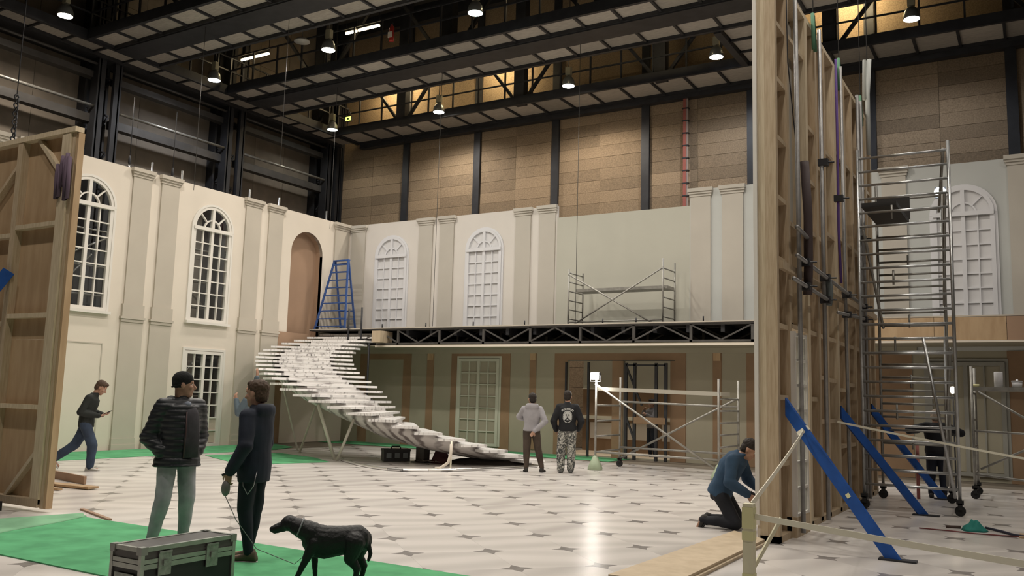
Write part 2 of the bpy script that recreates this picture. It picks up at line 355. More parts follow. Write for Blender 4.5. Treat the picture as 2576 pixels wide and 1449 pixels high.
for a in (-7.2, -5.95): boxpart('edge_beam', 'steel', cg, a-.1, a+.1, 22.5, 25.22, ZG-.1, ZG+.3)
for k in range(3): o = gpanel(cg, 1.05, .93, -7.1, 22.48+.93*k); o.location -= V(cg.location); boxpart('cross_joist', 'steel', cg, -7.1, -6.05, 22.5+.9*k, 22.5+.9*k+.06, ZG-.02, ZG+.16)
# high bay lamps
def high_bay(x, y, label, col, watts, z=11.75, on=1.0):
    t = thing('high_bay_lamp', label, 'lamp', (x, y, z), group=None)
    MB().lathe([(.21, .0), (.212, .02), (.205, .1), (.18, .2), (.12, .29), (.07, .33), (.04, .34)], (x, y, z), 18).build('reflector', mat('lamp reflector', (.34, .36, .36), .3, .6), t, True)
    MB().box(x-.09, x+.09, y-.07, y+.07, z+.36, z+.62).build('ballast_box', mat('ballast box', (.30, .28, .2), .5), t); tubepart('hanging_rod', 'steel2', t, (x, y, z+.3), (x, y, 16.98), .015, 6)
    MB().lathe([(.0, -.012), (.1, -.012), (.195, -.006), (.195, .004)], (x, y, z), 18).build('lens', mat('lamp lens %.2f %.2f' % (col[0], on), (.8, .8, .8), .3, emit=col, es=38*on), t, True)
    ld = bpy.data.lights.new('lamp_light', 'SPOT'); ld.energy = watts*4; ld.color = tuple(.6*a+.4*b for a, b in zip(col, (1, .92, .82))) if col != TEAL else (1, .95, .86); ld.spot_size = math.radians(158); ld.spot_blend = .55; ld.shadow_soft_size = .22
    lo = bpy.data.objects.new('lamp_light', ld); COL.objects.link(lo); lo.parent = t; lo.location = (0, 0, -.05)
WARM, COOL, NEU, TEAL = (1, .87, .72), (.78, .86, 1.), (1, .92, .82), (.78, 1, .95)
lamps = [(-23.2, 24.7, 'teal-tinted high bay lamp in the corner above the gantry rail', TEAL, .25),
         (-18.2, 24.8, 'white high bay lamp in front of the yellow lit gantry bay', NEU, 1.15), (-12.8, 24.5, 'white high bay lamp with ballast box above the tan boards', WARM, 1.25),
         (-7.8, 24.3, 'blue-white high bay lamp beside the cross walkway', COOL, .85), (-2.5, 24.1, 'blue-white high bay lamp over the scaffold tower', COOL, .5),
         (-23.0, 18.8, 'blue-white high bay lamp close to the side wall columns', COOL, .6), (-17.8, 18.6, 'blue-white high bay lamp between two glowing tubes', NEU, 1.2),
         (-12.5, 18.5, 'teal-white bell lamp under the second gantry opening', TEAL, 1.0), (-22.7, 13.4, 'white high bay lamp over the wooden framed flat', WARM, .9)]
for x, y, lb, c, k in lamps: high_bay(x, y, lb, c, LAMP_W*k, on=k)
for k, (x, y) in enumerate(((-7.3, 18.5), (-2.1, 18.4), (-17.5, 13.4), (-12.3, 13.4), (-7.1, 13.4), (-1.9, 13.4), (-12.3, 8.2), (-7.1, 8.2), (-1.9, 8.2), (-12.3, 3.), (-7.1, 3.), (-1.9, 3.), (3.3, 13.4), (3.3, 18.4), (3.3, 8.2))):
    high_bay(x, y, 'high bay lamp in the ceiling grid above and outside the view', NEU, LAMP_W*(.35 if x > -5 and y > 16 else .62 if x > -5 else 1.1))
    bpy.data.objects[-1] if False else None
for o in bpy.data.objects:
    if o.get('label', '').startswith('high bay lamp in the ceiling grid'): o['group'] = 'high bay lamps out of view'
def tube_light(p, q, label, e=1.0, grp=None):
    p, q = V(p), V(q); t = thing('fluorescent_tube', label, 'light', (p+q)/2, group=grp)
    MB().tube(p, q, .035, 8).build('tube', mat('warm tube %.1f' % e, (.9, .85, .7), .4, emit=(1, .78, .44), es=TUBE_E*e), t, True)
    MB().bar(p+V((0, 0, .06)), q+V((0, 0, .06)), .1, .05).build('batten', 'steel2', t)
    for e_ in (p, q): MB().bar(e_+V((0, 0, .08)), e_+V((0, 0, 1.2)), .02, .02).build('bracket', 'steel', t)
tube_light((-23.37, 20.2, 13.0), (-22.05, 20.2, 13.0), 'glowing warm tube near the side wall columns, set alone', 1)
tube_light((-18.55, 20.15, 13.0), (-18.12, 20.15, 13.0), 'short glowing warm tube beside a longer one', 1)
tube_light((-18.04, 20.15, 13.0), (-17.2, 20.15, 13.0), 'longer glowing warm tube of the end-to-end pair', 1)
tube_light((-22.4, 26.1, 13.9), (-20.9, 26.1, 13.9), 'warm tube above the corner of the back gantry', 4.5)
tube_light((-19.6, 26.3, 13.6), (-19.6, 24.9, 13.6), 'warm tube turned across the back gantry', 1.2)
tube_light((-17.4, 26.1, 13.9), (-15.9, 26.1, 13.9), 'warm tube above the second bay of the back gantry', 3.5)
tube_light((-5.2, 26.1, 13.9), (-3.7, 26.1, 13.9), 'warm tube above the back gantry behind the tall timber flat', 5.)
tube_light((-11.6, 21.1, 13.6), (-10.2, 21.1, 13.6), 'warm tube above the middle gantry', 1.5)

ex = thing('exit_sign', 'small glowing yellow green exit sign hung below the back gantry rail', 'sign', (-22.9, 25.2, 12.3))
boxpart('box', 'steel2', ex, -23.0, -22.72, 25.2, 25.3, 12.2, 12.38); boxpart('face', mat('exit face', (.5, .6, .1), .4, emit=(.75, 1, .15), es=2.2), ex, -22.99, -22.73, 25.19, 25.202, 12.21, 12.37); boxpart('arrow', mat('exit arrow', (.02, .15, .05), .5), ex, -22.9, -22.82, 25.185, 25.191, 12.25, 12.33); boxpart('bracket', 'steel', ex, -22.88, -22.84, 25.25, 25.345, 12.36, 12.58)
fe = thing('fire_extinguisher', 'red extinguisher strapped to a post of the middle gantry', 'extinguisher', (-16.4, 19.8, 12.2))
MB().lathe([(.07, 0), (.075, .03), (.075, .42), (.05, .48), (.025, .5), (.025, .54)], (-16.4, 19.8, 12.2), 14).build('cylinder', mat('extinguisher red', (.4, .04, .03), .35), fe, True); boxpart('label_band', 'cream', fe, -16.48, -16.32, 19.715, 19.73, 12.3, 12.48); boxpart('valve', 'steel', fe, -16.44, -16.36, 19.77, 19.83, 12.74, 12.79)
do = thing('dish_lamp', 'unlit pale bell lamp hanging beside a glowing tube', 'lamp', (-18.6, 18.3, 12.1)); MB().lathe([(.24, 0), (.235, .03), (.15, .1), (.05, .13)], (-18.7, 18.4, 12.1), 18).build('shade', mat('pale shade', (.35, .34, .32), .5), do, True); tubepart('hanging_rod', 'steel2', do, (-18.7, 18.4, 12.2), (-18.7, 18.4, 16.98), .015, 6)
# ------------------------------------------------------------------ scenery walls
def wall_mesh(mp, u0, u1, z0, z1, holes, d0, d1):
    mb = MB(); u = u0
    for (a, b, h0, h1, arch) in sorted(holes):
        if a > u: mb.mbox(mp, u, a, d0, d1, z0, z1)
        if h0 > z0: mb.mbox(mp, a, b, d0, d1, z0, h0)
        if arch:
            R = (b-a)/2; c = (a+b)/2; n = 16
            for k in range(n):
                t0, t1 = PI-PI*k/n, PI-PI*(k+1)/n
                p0, p1 = (c+R*math.cos(t0), h1+R*arch*math.sin(t0)), (c+R*math.cos(t1), h1+R*arch*math.sin(t1))
                mb.prism([p0, p1, (p1[0], z1), (p0[0], z1)], mp, d0, d1)
        elif h1 < z1: mb.mbox(mp, a, b, d0, d1, h1, z1)
        u = b
    if u < u1: mb.mbox(mp, u, u1, d0, d1, z0, z1)
    return mb
LH = [(12.56, 13.94, 3.55, 6.24, 1), (16.5, 17.86, 3.55, 6.24, 1), (20.36, 21.81, 3.3, 6.15, 1), (8.7, 10.0, 3.55, 6.24, 1), (16.5, 17.85, 0, 2.70, 0)]
def merge_holes(mp, u0, u1, z0, z1, holes, d0, d1):           # two storeys with their own openings
    lo = [h for h in holes if h[2] < 3]; up = [h for h in holes if h[2] >= 3]
    mb = wall_mesh(mp, u0, u1, z0, 3.0, lo, d0, d1); m2 = wall_mesh(mp, u0, u1, 3.0, z1, up, d0, d1); mb.add(m2.v, m2.f); return mb
wl = struct('wall_left', merge_holes(LW, 6.5, 23.15, 0, 7.45, LH, -.12, 0), 'cream', 'cream scenery wall with arched windows, pilasters and a tan arched niche')
def pilaster(wall, mp, a, b, ztop, z0=0., mid=True, m='pil'):
    p = MB().mbox(mp, a+.07, b-.07, 0, .05, 3.4 if mid else z0, ztop-.17).build('pilaster', m, wall)
    c = MB().mbox(mp, a+.04, b-.04, 0, .07, ztop-.22, ztop-.15); c.mbox(mp, a+.02, b-.02, 0, .1, ztop-.15, ztop-.09); c.mbox(mp, a, b, 0, .13, ztop-.09, ztop+.01); c.build('capital', m, p)
    if mid:
        c = MB().mbox(mp, a+.03, b-.03, 0, .08, 3.47, 3.8); c.mbox(mp, a-.01, b+.01, 0, .1, 3.41, 3.47); c.mbox(mp, a+.02, b-.02, 0, .075, 3.33, 3.41); c.build('pedestal', m, p)
    if z0 < 1:
        MB().mbox(mp, a+.02, b-.02, 0, .05, .3, 3.33).build('lower_shaft', m, p)
        c = MB().mbox(mp, a, b, 0, .09, 0, .14); c.mbox(mp, a+.01, b-.01, 0, .07, .14, .3); c.build('plinth', m, p)
    return p
for a, b in ((10.4, 11.1), (11.3, 12.02), (14.37, 15.08), (15.26, 15.98), (18.29, 19.04), (19.23, 19.97)): pilaster(wl, LW, a, b, 7.46)
pilaster(wl, LW, 22.28, 23.08, 7.44, 3.6, False)
c = MB().mbox(LW, 12.75, 13.96, 0, .012, 2.70, 2.73); c.build('panel_moulding', 'pil', wl); MB().mbox(LW, 13.93, 13.96, 0, .012, .1, 2.7).build('panel_moulding', 'pil', wl)
arch = [(20.3, 3.25), (21.87, 3.25), (21.87, 6.13)] + [(21.085+.785*math.cos(t), 6.13+.785*math.sin(t)) for t in [PI*k/16 for k in range(1, 16)]] + [(20.3, 6.13)]
MB().prism(arch, LW, -.34, -.3).build('arch_panel', 'mdf2', wl)
lin = MB()
for k in range(16):
    t0, t1 = PI-PI*k/16, PI-PI*(k+1)/16
    q = lambda t, r: (21.085+r*math.cos(t), 6.15+r*math.sin(t))
    lin.prism([q(t0, .725), q(t1, .725), q(t1, .765), q(t0, .765)], LW, -.3, -.002)
lin.mbox(LW, 21.81, 21.85, -.3, -.002, 3.3, 6.15); lin.mbox(LW, 20.32, 20.36, -.3, -.002, 3.3, 6.15); lin.build('arch_lining', 'mdf2', wl)
MB().mbox(LW, 19.98, 21.4, 0, .04, 3.02, 3.5).build('bare_board', 'mdf2', wl); MB().mbox(LW, 19.55, 20.25, 0, .03, 0.0, 3.0).build('bare_board', 'mdf', wl)
for yy in (18.73, 19.98, 22.18, 15.2, 16.2): tubepart('bracing_tube', 'alu', wl, (-20.9, yy, 5.), (-20.9, yy, 7.83), .03)
bsc = thing('backing_scaffold', 'scaffold tubes propping the cream wall from behind, glimpsed through its windows', 'scaffold', (-22.2, 14, 0))
for y in (8.2, 10.6, 13.0, 15.4, 17.8): tubepart('upright', 'alud', bsc, (-22.2, y, 0), (-22.2, y, 7.3), .03)
for z in (1.4, 2.9, 4.1, 4.9, 5.9, 6.6): tubepart('ledger', 'alud', bsc, (-22.24, 7.8, z), (-22.24, 18.4, z), .03)
for p, q in (((12.2, 4.3), (14.8, 5.7)), ((12.6, 3.2), (14.4, 5.2)), ((16.2, 5.6), (18.2, 4.2)), ((16.6, 3.4), (17.9, 4.6)), ((16.3, .4), (18, 2.4))): tubepart('diagonal', 'alu', bsc, (-22.1, p[0], p[1]), (-22.1, q[0], q[1]), .028)
# windows
def window(n, mp, a, b, z0, zs, rows, fm, pm, label, d=-.06, arched=True, sill=True, solid=False, door=False):
    cmid = (a+b)/2; R = (b-a)/2; t = thing('%s_%d' % ('door' if door else 'window', n), label, 'door' if door else 'window', mp(cmid, 0, z0), kind='structure')
    fw = .085; o0, o1 = d, d+.09 if not solid else .07
    if solid: o0 = 0.0
    f = MB(); f.mbox(mp, a-.01, a+fw, o0, o1, z0, zs); f.mbox(mp, b-fw, b+.01, o0, o1, z0, zs); f.mbox(mp, a+fw, b-fw, o0, o1, z0, z0+fw)
    pt = lambda th, r: (cmid+r*math.cos(th), zs+r*math.sin(th))
    def ring(mb, r0, r1, e0, e1, n_=18, t0=0, t1=PI):
        for k in range(n_):
            x, y = t0+(t1-t0)*k/n_, t0+(t1-t0)*(k+1)/n_; mb.prism([pt(x, r0), pt(y, r0), pt(y, r1), pt(x, r1)], mp, e0, e1)
    if arched: ring(f, R-.07, R+.01, o0, o1)
    else: f.mbox(mp, a+fw, b-fw, o0, o1, zs-fw, zs)
    f.build('frame', fm, t)
    if arched:
        c = MB(); ring(c, R+.012, R+.075, 0, .045); c.mbox(mp, a-.075, a-.012, 0, .04, z0, zs); c.mbox(mp, b+.012, b+.075, 0, .04, z0, zs); c.build('surround', fm, t)
        MB().mbox(mp, a, b, o0, o1+.035, zs-.05, zs+.05).build('transom', fm, t)
    else:
        c = MB().mbox(mp, a-.08, a-.012, 0, .035, z0, zs+.08); c.mbox(mp, b+.012, b+.08, 0, .035, z0, zs+.08); c.mbox(mp, a-.012, b+.012, 0, .035, zs+.012, zs+.08); c.build('surround', fm, t)
    if sill: MB().mbox(mp, a-.1, b+.1, 0, .12, z0-.08, z0-.005).build('sill', fm, t)
    ztop = zs-.05 if arched else zs-fw
    MB().mbox(mp, cmid-.045, cmid+.045, o0, o1, z0+fw, ztop).build('mullion', fm, t)
    bw = .016; e0, e1 = (o0+.01, o1-.015)
    qs = [(a+fw, cmid-.045), (cmid+.045, b-fw)]
    for (x0, x1) in qs:
        xm = (x0+x1)/2; MB().mbox(mp, xm-bw, xm+bw, e0, e1, z0+fw, ztop).build('muntin', fm, t)
    hz = (ztop-z0-fw)/rows
    for k in range(1, rows): mb = MB(); [mb.mbox(mp, x0, x1, e0, e1-.004, z0+fw+hz*k-bw, z0+fw+hz*k+bw) for x0, x1 in qs]; mb.build('muntin', fm, t)
    src = None
    g0 = o0+.028 if not solid else .004
    for (x0, x1) in qs:
        xm = (x0+x1)/2
        for (p0, p1) in ((x0, xm-bw), (xm+bw, x1)):
            for k in range(rows):
                zz = z0+fw+hz*k+bw
                pmm = pm[k] if isinstance(pm, (list, tuple)) else pm
                MB().mbox(mp, p0, p1, g0, g0+.008, zz, zz+hz-2*bw).build('pane', pmm, t)
    if arched:
        r1, r2 = R-.07, .42*R
        MB().mbox(mp, cmid-.045, cmid+.045, o0, o1, zs+.05, zs+r1).build('mullion', fm, t)
        for s in (0, 1):
            mb = MB(); ring(mb, r2-.018, r2+.018, e0, e1, 8, s*PI/2+.14, s*PI/2+PI/2-.1) if s == 0 else ring(mb, r2-.018, r2+.018, e0, e1, 8, PI/2+.1, PI-.14); mb.build('fan_bar', fm, t)
            th = PI/4 if s == 0 else 3*PI/4; e = V((math.cos(th), math.sin(th))); nrm = V((-e.y, e.x))*.016
            P0, P1 = V((cmid, zs))+e*r2, V((cmid, zs))+e*(r1+.01)
            MB().prism([tuple(P0-nrm), tuple(P1-nrm), tuple(P1+nrm), tuple(P0+nrm)], mp, e0, e1-.004).build('fan_bar', fm, t)
        for s in range(2):
            for (ra, rb, segs) in ((.0, r2, [(0, PI/2)]), (r2, r1+.02, [(0, PI/4), (PI/4, PI/2)])):
                for (ta, tb) in segs:
                    ta, tb = ta+s*PI/2+.01, tb+s*PI/2-.01
                    pl = [pt(tb, max(ra, .02)), pt(ta, max(ra, .02))] + [pt(ta+(tb-ta)*k/6, rb) for k in range(7)]
                    pl = [(x, max(z, zs+.03)) for x, z in pl]; MB().prism(pl, mp, g0, g0+.008).build('pane', pm if not isinstance(pm, (list, tuple)) else pm[0], t)
    return t
window(1, LW, 12.56, 13.94, 3.55, 6.24, 7, 'trimw', 'glass', 'arched white window in the cream wall, half hidden by the timber flat')
window(2, LW, 16.5, 17.86, 3.55, 6.24, 7, 'trimw', 'glass', 'arched white window in the cream wall, between two pairs of pilasters')
window(7, LW, 8.7, 10.0, 3.55, 6.24, 7, 'trimw', 'glass', 'arched white window in the cream wall behind the timber flat')
M['paleboard'] = mat('pale board behind door', (.50, .42, .35), .7)
window(1, LW, 16.5, 17.85, 0.0, 2.70, 7, 'trimw', [M['paleboard'], M['paleboard']]+[M['glass']]*5, 'glazed white double door low in the cream wall behind the men', -.06, False, False, door=True)
# back wall
wb = struct('wall_back', wall_mesh(BW, -20.62, -12.38, 3.0, 7.45, [], -.1, 0), 'creamb', 'cream upper scenery wall above the gallery with pilasters and blind arched windows')
m2 = wall_mesh(BW, -12.38, -8.2, 3.0, 7.08, [], -.1, -.001); m2.build('plain_section', mat('plain grey green paint', (.50, .49, .42), .75, 0, .04, 1., .03), wb)
M['coollit'] = mat('cream paint with dim cool light', (.53, .545, .525), .75, 0, .04, 1.2, .03)  # back wall cream with the dimmer, bluer light put into its colour
wall_mesh(BW, -8.2, 4.0, 3.0, 7.52, [], -.1, 0).build('right_section', 'coollit', wb)
for a, b, zt in ((-20.57, -19.83, 7.42), (-17.65, -16.95, 7.45), (-16.79, -16.10, 7.45), (-13.9, -13.22, 7.46), (-13.05, -12.36, 7.47), (-8.23, -7.52, 7.53), (-7.34, -6.62, 7.53), (-3.27, -2.57, 7.56), (-.52, .2, 7.56), (.36, 1.1, 7.56)):
    pilaster(wb, BW, a, b, zt, 3.6, False, 'pilb')
M['bpane'] = mat('white blind pane', (.66, .655, .66), .6)
for n, (a, b) in enumerate(((-19.36, -18.05), (-15.62, -14.33), (-6.16, -4.86), (-2.06, -.76))):
    window(3+n, BW, a, b, 3.7, 6.26, 7, 'cool', 'bpane', ['blind arched white window nearest the corner, above the stair', 'blind arched white window between pilaster pairs above the gallery', 'blind arched white window just hidden by the tall timber flat', 'blind arched white window seen beside the scaffold tower'][n], solid=True, sill=False)
BH = [(-11.92, -10.5, .04, 2.74, 0), (-10.14, -8.75, .04, 2.74, 0)]
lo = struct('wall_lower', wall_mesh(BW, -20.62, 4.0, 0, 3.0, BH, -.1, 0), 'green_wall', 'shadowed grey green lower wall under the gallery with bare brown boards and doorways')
def board(u0, u1, z0, z1, d=.022, m='mdf'): return MB().mbox(BW, u0, u1, 0, d, z0, z1).build('bare_board', m, lo)
def surround(a, b, zt, ia, ib, iz, z0=0.0): board(a, ia, z0, zt); board(ib, b, z0, zt); board(ia, ib, iz, zt)
surround(-19.87, -17.7, 3.0, -19.5, -18.02, 2.77); surround(-16.09, -13.9, 3.0, -15.82, -14.25, 2.86)
for a, b in ((-17.05, -16.79), (-13.21, -12.99), (-7.54, -7.3)): board(a, b, .1, 3.0); MB().mbox(BW, a+.02, b-.02, .02, .045, 2.75, 2.98).build('bare_board', 'ply', lo)
board(-12.36, -11.93, 0, 3.0); board(-11.93, -8.74, 2.76, 3.0); board(-8.74, -8.3, 0, 3.0); board(-10.49, -10.15, 0, 2.76); board(-6.63, -5.9, 0, 2.95); board(-4.4, -2.62, 0, 3.0, m='mdf'); board(-.62, .6, 0, 3.0)
for u in (-11.92, -10.52, -10.12, -8.76): board(u-.018, u+.018, 2.6, 3.0, .03, 'tape') if False else None
MB().mbox(BW, -11.9, -8.6, 0, .03, 2.745, 2.76).build('door_lintel', 'steel', lo)
window(2, BW, -15.78, -14.29, .12, 2.80, 7, mat('pale green joinery', (.52, .53, .44), .6), 'green_wall', 'glazed double door with pale green panes set in bare brown boards', solid=True, arched=False, sill=False, door=True)
window(3, BW, -2.28, -.68, .12, 2.74, 1, mat('grey door paint', (.30, .30, .27), .6), 'green_wall', 'grey double door behind the scaffolds with plain tall panels', solid=True, arched=False, sill=False, door=True)
window(4, LW, 12.6, 13.9, .1, 2.68, 1, 'cream', 'cream', 'plain cream double door behind the walking man', solid=True, arched=False, sill=False, door=True) if False else None
MB().mbox(BW, -20.62, -2.5, 0, .05, 2.96, 3.1).build('cornice', 'green_wall', lo)
# room behind the two doorways
bk = thing('wall_backstage', 'brown and white panels seen through the two doorways', 'wall', (-10.2, 25.6, 0), kind='structure'); bf = thing('floor_backstage', 'pale boarded floor beyond the two doorways', 'floor', (-10.2, 24.4, 0), kind='structure')
boxpart('boards', 'ply2', bf, -12.6, -7.6, 23.26, 25.6, -.005, .03)
boxpart('upper_board', 'mdf', bk, -12.6, -7.6, 25.55, 25.6, 1.1, 1.95); boxpart('grey_board', 'green_wall', bk, -12.6, -7.6, 25.56, 25.6, 1.98, 3.2); boxpart('picture_rail', 'tape', bk, -12.6, -7.6, 25.5, 25.55, 1.95, 1.98)
for x in (-12.3, -11.1, -9.9, -8.7): boxpart('white_panel', 'cream', bk, x, x+.85, 25.5, 25.54, .42, .92)
boxpart('skirting_board', 'mdf', bk, -12.6, -7.6, 25.54, 25.6, .03, 1.1); boxpart('dado_rail', 'tape', bk, -12.6, -7.6, 25.48, 25.55, 1.02, 1.12)
ff = thing('steel_frame', 'dark steel door frame standing in the second doorway', 'frame', (-9.4, 22.95, 0))
for x in (-9.98, -9.72, -9.08, -8.8): boxpart('upright', 'steel', ff, x-.04, x+.04, 22.92, 22.99, .0, 2.68)
for z in (2.64, 1.95): boxpart('rail', 'steel', ff, -9.98, -8.8, 22.92, 22.99, z-.04, z)
boxpart('kick_board', 'mdf', ff, -9.72, -8.8, 22.9, 22.95, 1.0, 1.18); MB().bar((-9.98, 22.95, 2.6), (-9.5, 22.95, 1.5), .05, .05).build('brace', 'steel', ff); MB().bar((-9.98, 22.95, 1.2), (-9.7, 22.95, .5), .05, .05).build('brace', 'steel', ff)
f2 = thing('door_prop', 'single dark upright standing in the first doorway', 'post', (-11.15, 22.95, 0)); boxpart('upright', 'steel', f2, -11.18, -11.12, 22.92, 22.98, 0, 2.7); boxpart('upright', 'steel', f2, -11.9, -11.85, 22.92, 22.98, 0, 2.7)
# ------------------------------------------------------------------ gallery
ZP = 3.66; YG = 21.4
gp = thing('gallery', 'long gallery on a dark open steel truss with a pale soffit', 'gallery', (-9, 22.3, 0), kind='structure')
boxpart('deck', mat('gallery deck', (.06, .055, .05), .7), gp, -20.6, 4, YG-.03, 23.14, ZP-.05, ZP)
boxpart('deck_edge', 'pil', gp, -20.6, 4, YG-.045, YG-.03, ZP-.02, ZP+.012)
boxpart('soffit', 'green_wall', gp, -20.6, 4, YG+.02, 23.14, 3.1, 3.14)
boxpart('soffit_edge', 'cream', gp, -17.8, -3.2, YG-.03, YG+.02, 3.06, 3.12)
for yy in (YG+.03, YG+1.0):
    for z in (3.15, 3.58): boxpart('chord', 'steel2', gp, -17.8, 4, yy-.03, yy+.03, z, z+.05)
    k = 0; X = -18.5
    while X < 3.9:
        boxpart('strut', 'steel2', gp, X-.035, X+.035, yy-.03, yy+.03, 3.15, 3.6)
        if X < 3: MB().bar((X, yy, 3.58 if k % 2 else 3.2), (X+.78, yy, 3.2 if k % 2 else 3.58), .04, .05, (0, 1, 0)).build('diagonal', 'steel2', gp); MB().bar((X+.78, yy, 3.2 if k % 2 else 3.58), (X+1.56, yy, 3.58 if k % 2 else 3.2), .04, .05, (0, 1, 0)).build('diagonal', 'steel2', gp)
        X += 1.565; k += 1
for k in range(24): boxpart('joist', 'steel', gp, -17.6+.9*k, -17.5+.9*k, YG+.1, 23.1, 3.4, 3.6)
boxpart('back_board', 'steel', gp, -20.6, 4, 23.05, 23.14, 3.14, 3.6)
for x0, x1 in ((-3.4, -1.95), (-1.95, -.55), (-.55, .8), (.8, 2.4), (2.4, 4.)): boxpart('fascia_board', 'ply' if x0 < -.6 else 'mdf2', gp, x0+.004, x1-.004, YG-.07, YG-.046, 3.13, ZP-.03)
boxpart('fascia_strip', 'cream', gp, -3.4, 4, YG-.09, YG-.046, 3.08, 3.125); boxpart('end_box', 'ply2', gp, -17.72, -17.38, YG-.3, YG+.3, 3.2, 3.56)
for x in (-17.6, -15.91, -14.19, -12.45, -10.02, -9.06, -7.23): tubepart('edge_stud', 'steel', gp, (x, YG+.04, ZP), (x, YG+.04, ZP+.14), .02, 6)
tubepart('newel_rod', 'steel', gp, (-18.86, YG-.1, 2.95), (-18.86, YG-.1, 4.3), .03); tubepart('newel_rod', 'steel', gp, (-18.33, YG-.1, 3.2), (-18.33, YG-.1, 4.33), .03); tubepart('newel_rod', 'steel', gp, (-17.98, YG-.1, 1.2), (-17.98, YG-.1, 3.2), .03)
# ------------------------------------------------------------------ curved stair
A_ = [(598, 212, 1245, 205), (495, 235, 1145, 230), (400, 258, 1060, 260), (318, 283, 1055, 288), (247, 308, 1025, 318), (197, 338, 1000, 352), (155, 367, 985, 382), (135, 397, 980, 418), (138, 430, 995, 456), (140, 465, 1015, 490), (160, 506, 1048, 531), (205, 545, 1088, 571), (278, 588, 1140, 609), (370, 634, 1200, 655), (490, 683, 1268, 697), (625, 733, 1342, 742)]
B_ = [(-247, 718), (-73, 771), (120, 828), (327, 888), (530, 943), (745, 1000), (930, 1050), (1140, 1100), (1275, 1145), (1515, 1190), (1625, 1230)]
lp = [(600+a/3.45, 780+b/3.45) for a, b, c, d in A_] + [(900+a/3.45, 800+b/3.45) for a, b in B_]
rp = [(600+c/3.45, 780+d/3.45) for a, b, c, d in A_] + [(1013, 1008), (1038, 1021), (1064, 1035), (1090, 1048), (1117, 1061)]
NT = 27; zt = [3.53-.1305*k for k in range(NT)]
# plan of the outer ends: half ellipse from the gallery round towards the floor; pixel rows fix how far along each tread lies
ctrl = {0: 29.0, 4: 27.0, 8: 24.0, 12: 21.3, 16: 20.6, 19: 20.1, 22: 20.4, 26: 21.8}
def interp(k):
    ks = sorted(ctrl)
    for a, b in zip(ks, ks[1:]):
        if a <= k <= b:
            t = (k-a)/(b-a); i = ks.index(a); pa = ctrl[ks[max(i-1, 0)]]; pb = ctrl[ks[min(i+2, len(ks)-1)]]; t = t
            return ctrl[a]+(ctrl[b]-ctrl[a])*(t*t*(3-2*t)*.35+t*.65)
outer = []
for k in range(NT):
    d = ray(*lp[k])
    if abs(zt[k]-1.65) > .55: p = fl(*lp[k], zt[k])
    else: p = CAM + d*interp(k)
    outer.append(V((max(p.x, -20.45), p.y)))
for it in range(3):                                            # even out the plan curve
    outer = [outer[0]]+[(outer[i-1]+outer[i]*2+outer[i+1])/4 for i in range(1, NT-1)]+[outer[-1]]
ang0 = 0.02; dirs = []
for k in range(NT):
    t = k/(NT-1); a = ang0 + t*PI*.93                          # radial direction turns from +X over +Y to -X
    dirs.append(V((math.cos(a), math.sin(a))))
wid = [2.95-.55*min(1, k/13) for k in range(NT)]
def pix(p): d = V(p)-CAM; z = d.dot(FW); return 1288+F*d.dot(RT)/z
for k in range(21):                                            # tread length from where its inner end shows in the photograph
    best = min((abs(pix((outer[k].x+dirs[k].x*q/20, outer[k].y+dirs[k].y*q/20, zt[k]))-rp[k][0]), q/20) for q in range(44, 70)); wid[k] = best[1]
for it in range(4): wid = [wid[0]]+[(wid[i-1]+wid[i]*2+wid[i+1])/4 for i in range(1, NT-1)]+[wid[-1]]
inner = [outer[k]+dirs[k]*wid[k] for k in range(NT)]
st = thing('curved_staircase', 'sweeping curved stair of white marble treads on a veined marble spine', 'staircase', (-15, 18.5, 0))
down = lambda k: ((outer[min(k+1, NT-1)]+inner[min(k+1, NT-1)])-(outer[max(k-1, 0)]+inner[max(k-1, 0)])).normalized()
for k in range(NT):
    up = k-1
    if k == 0: bo, bi = outer[0]-down(0)*.5, inner[0]-down(0)*.5
    else: bo, bi = outer[k]+(outer[k-1]-outer[k])*1.0, inner[k]+(inner[k-1]-inner[k])*1.0
    ex = .10
    no = (bo-outer[k]).normalized(); ni = (bi-inner[k]).normalized()
    ln = max((bo-outer[k]).length, .34)+ex; li = max((bi-inner[k]).length, .24)+ex
    q = [outer[k], inner[k], inner[k]+ni*li, outer[k]+no*ln]
    z = zt[k]
    MB().hexa([(p.x, p.y, z-.058) for p in q]+[(p.x, p.y, z) for p in q]).build('tread', 'tread', st)
def along(k, t): return outer[k]*(1-t)+inner[k]*t
spn = MB(); T0, T1 = .24, .76
for k in range(NT):
    a0, a1 = along(k, T0), along(k, T1)
    b0, b1 = (along(k-1, T0), along(k-1, T1)) if k else (a0-down(0)*.4, a1-down(0)*.4)
    z = zt[k]-.058; zl = zt[min(k+1, NT-1)]-.058
    d_ = -down(k)*.012
    sd_ = lambda j: .36-.2*max(0, min(1, (j-16)/7)); zb = max(zt[k]-sd_(k), .0); zbu = max((zt[k-1] if k else zt[0]+.13)-sd_(k-1), 0.)
    dk = lambda p: p+d_
    A, B, C, D = dk(a0), dk(a1), b1+d_, b0+d_
    if z-zb < .02: continue
    spn.hexa([(A.x, A.y, min(zb, z-.01)), (B.x, B.y, min(zb, z-.01)), (C.x, C.y, min(zbu, z-.01)), (D.x, D.y, min(zbu, z-.01)), (A.x, A.y, z), (B.x, B.y, z), (C.x, C.y, z), (D.x, D.y, z)])
spn.build('riser_spine', 'tread', st)
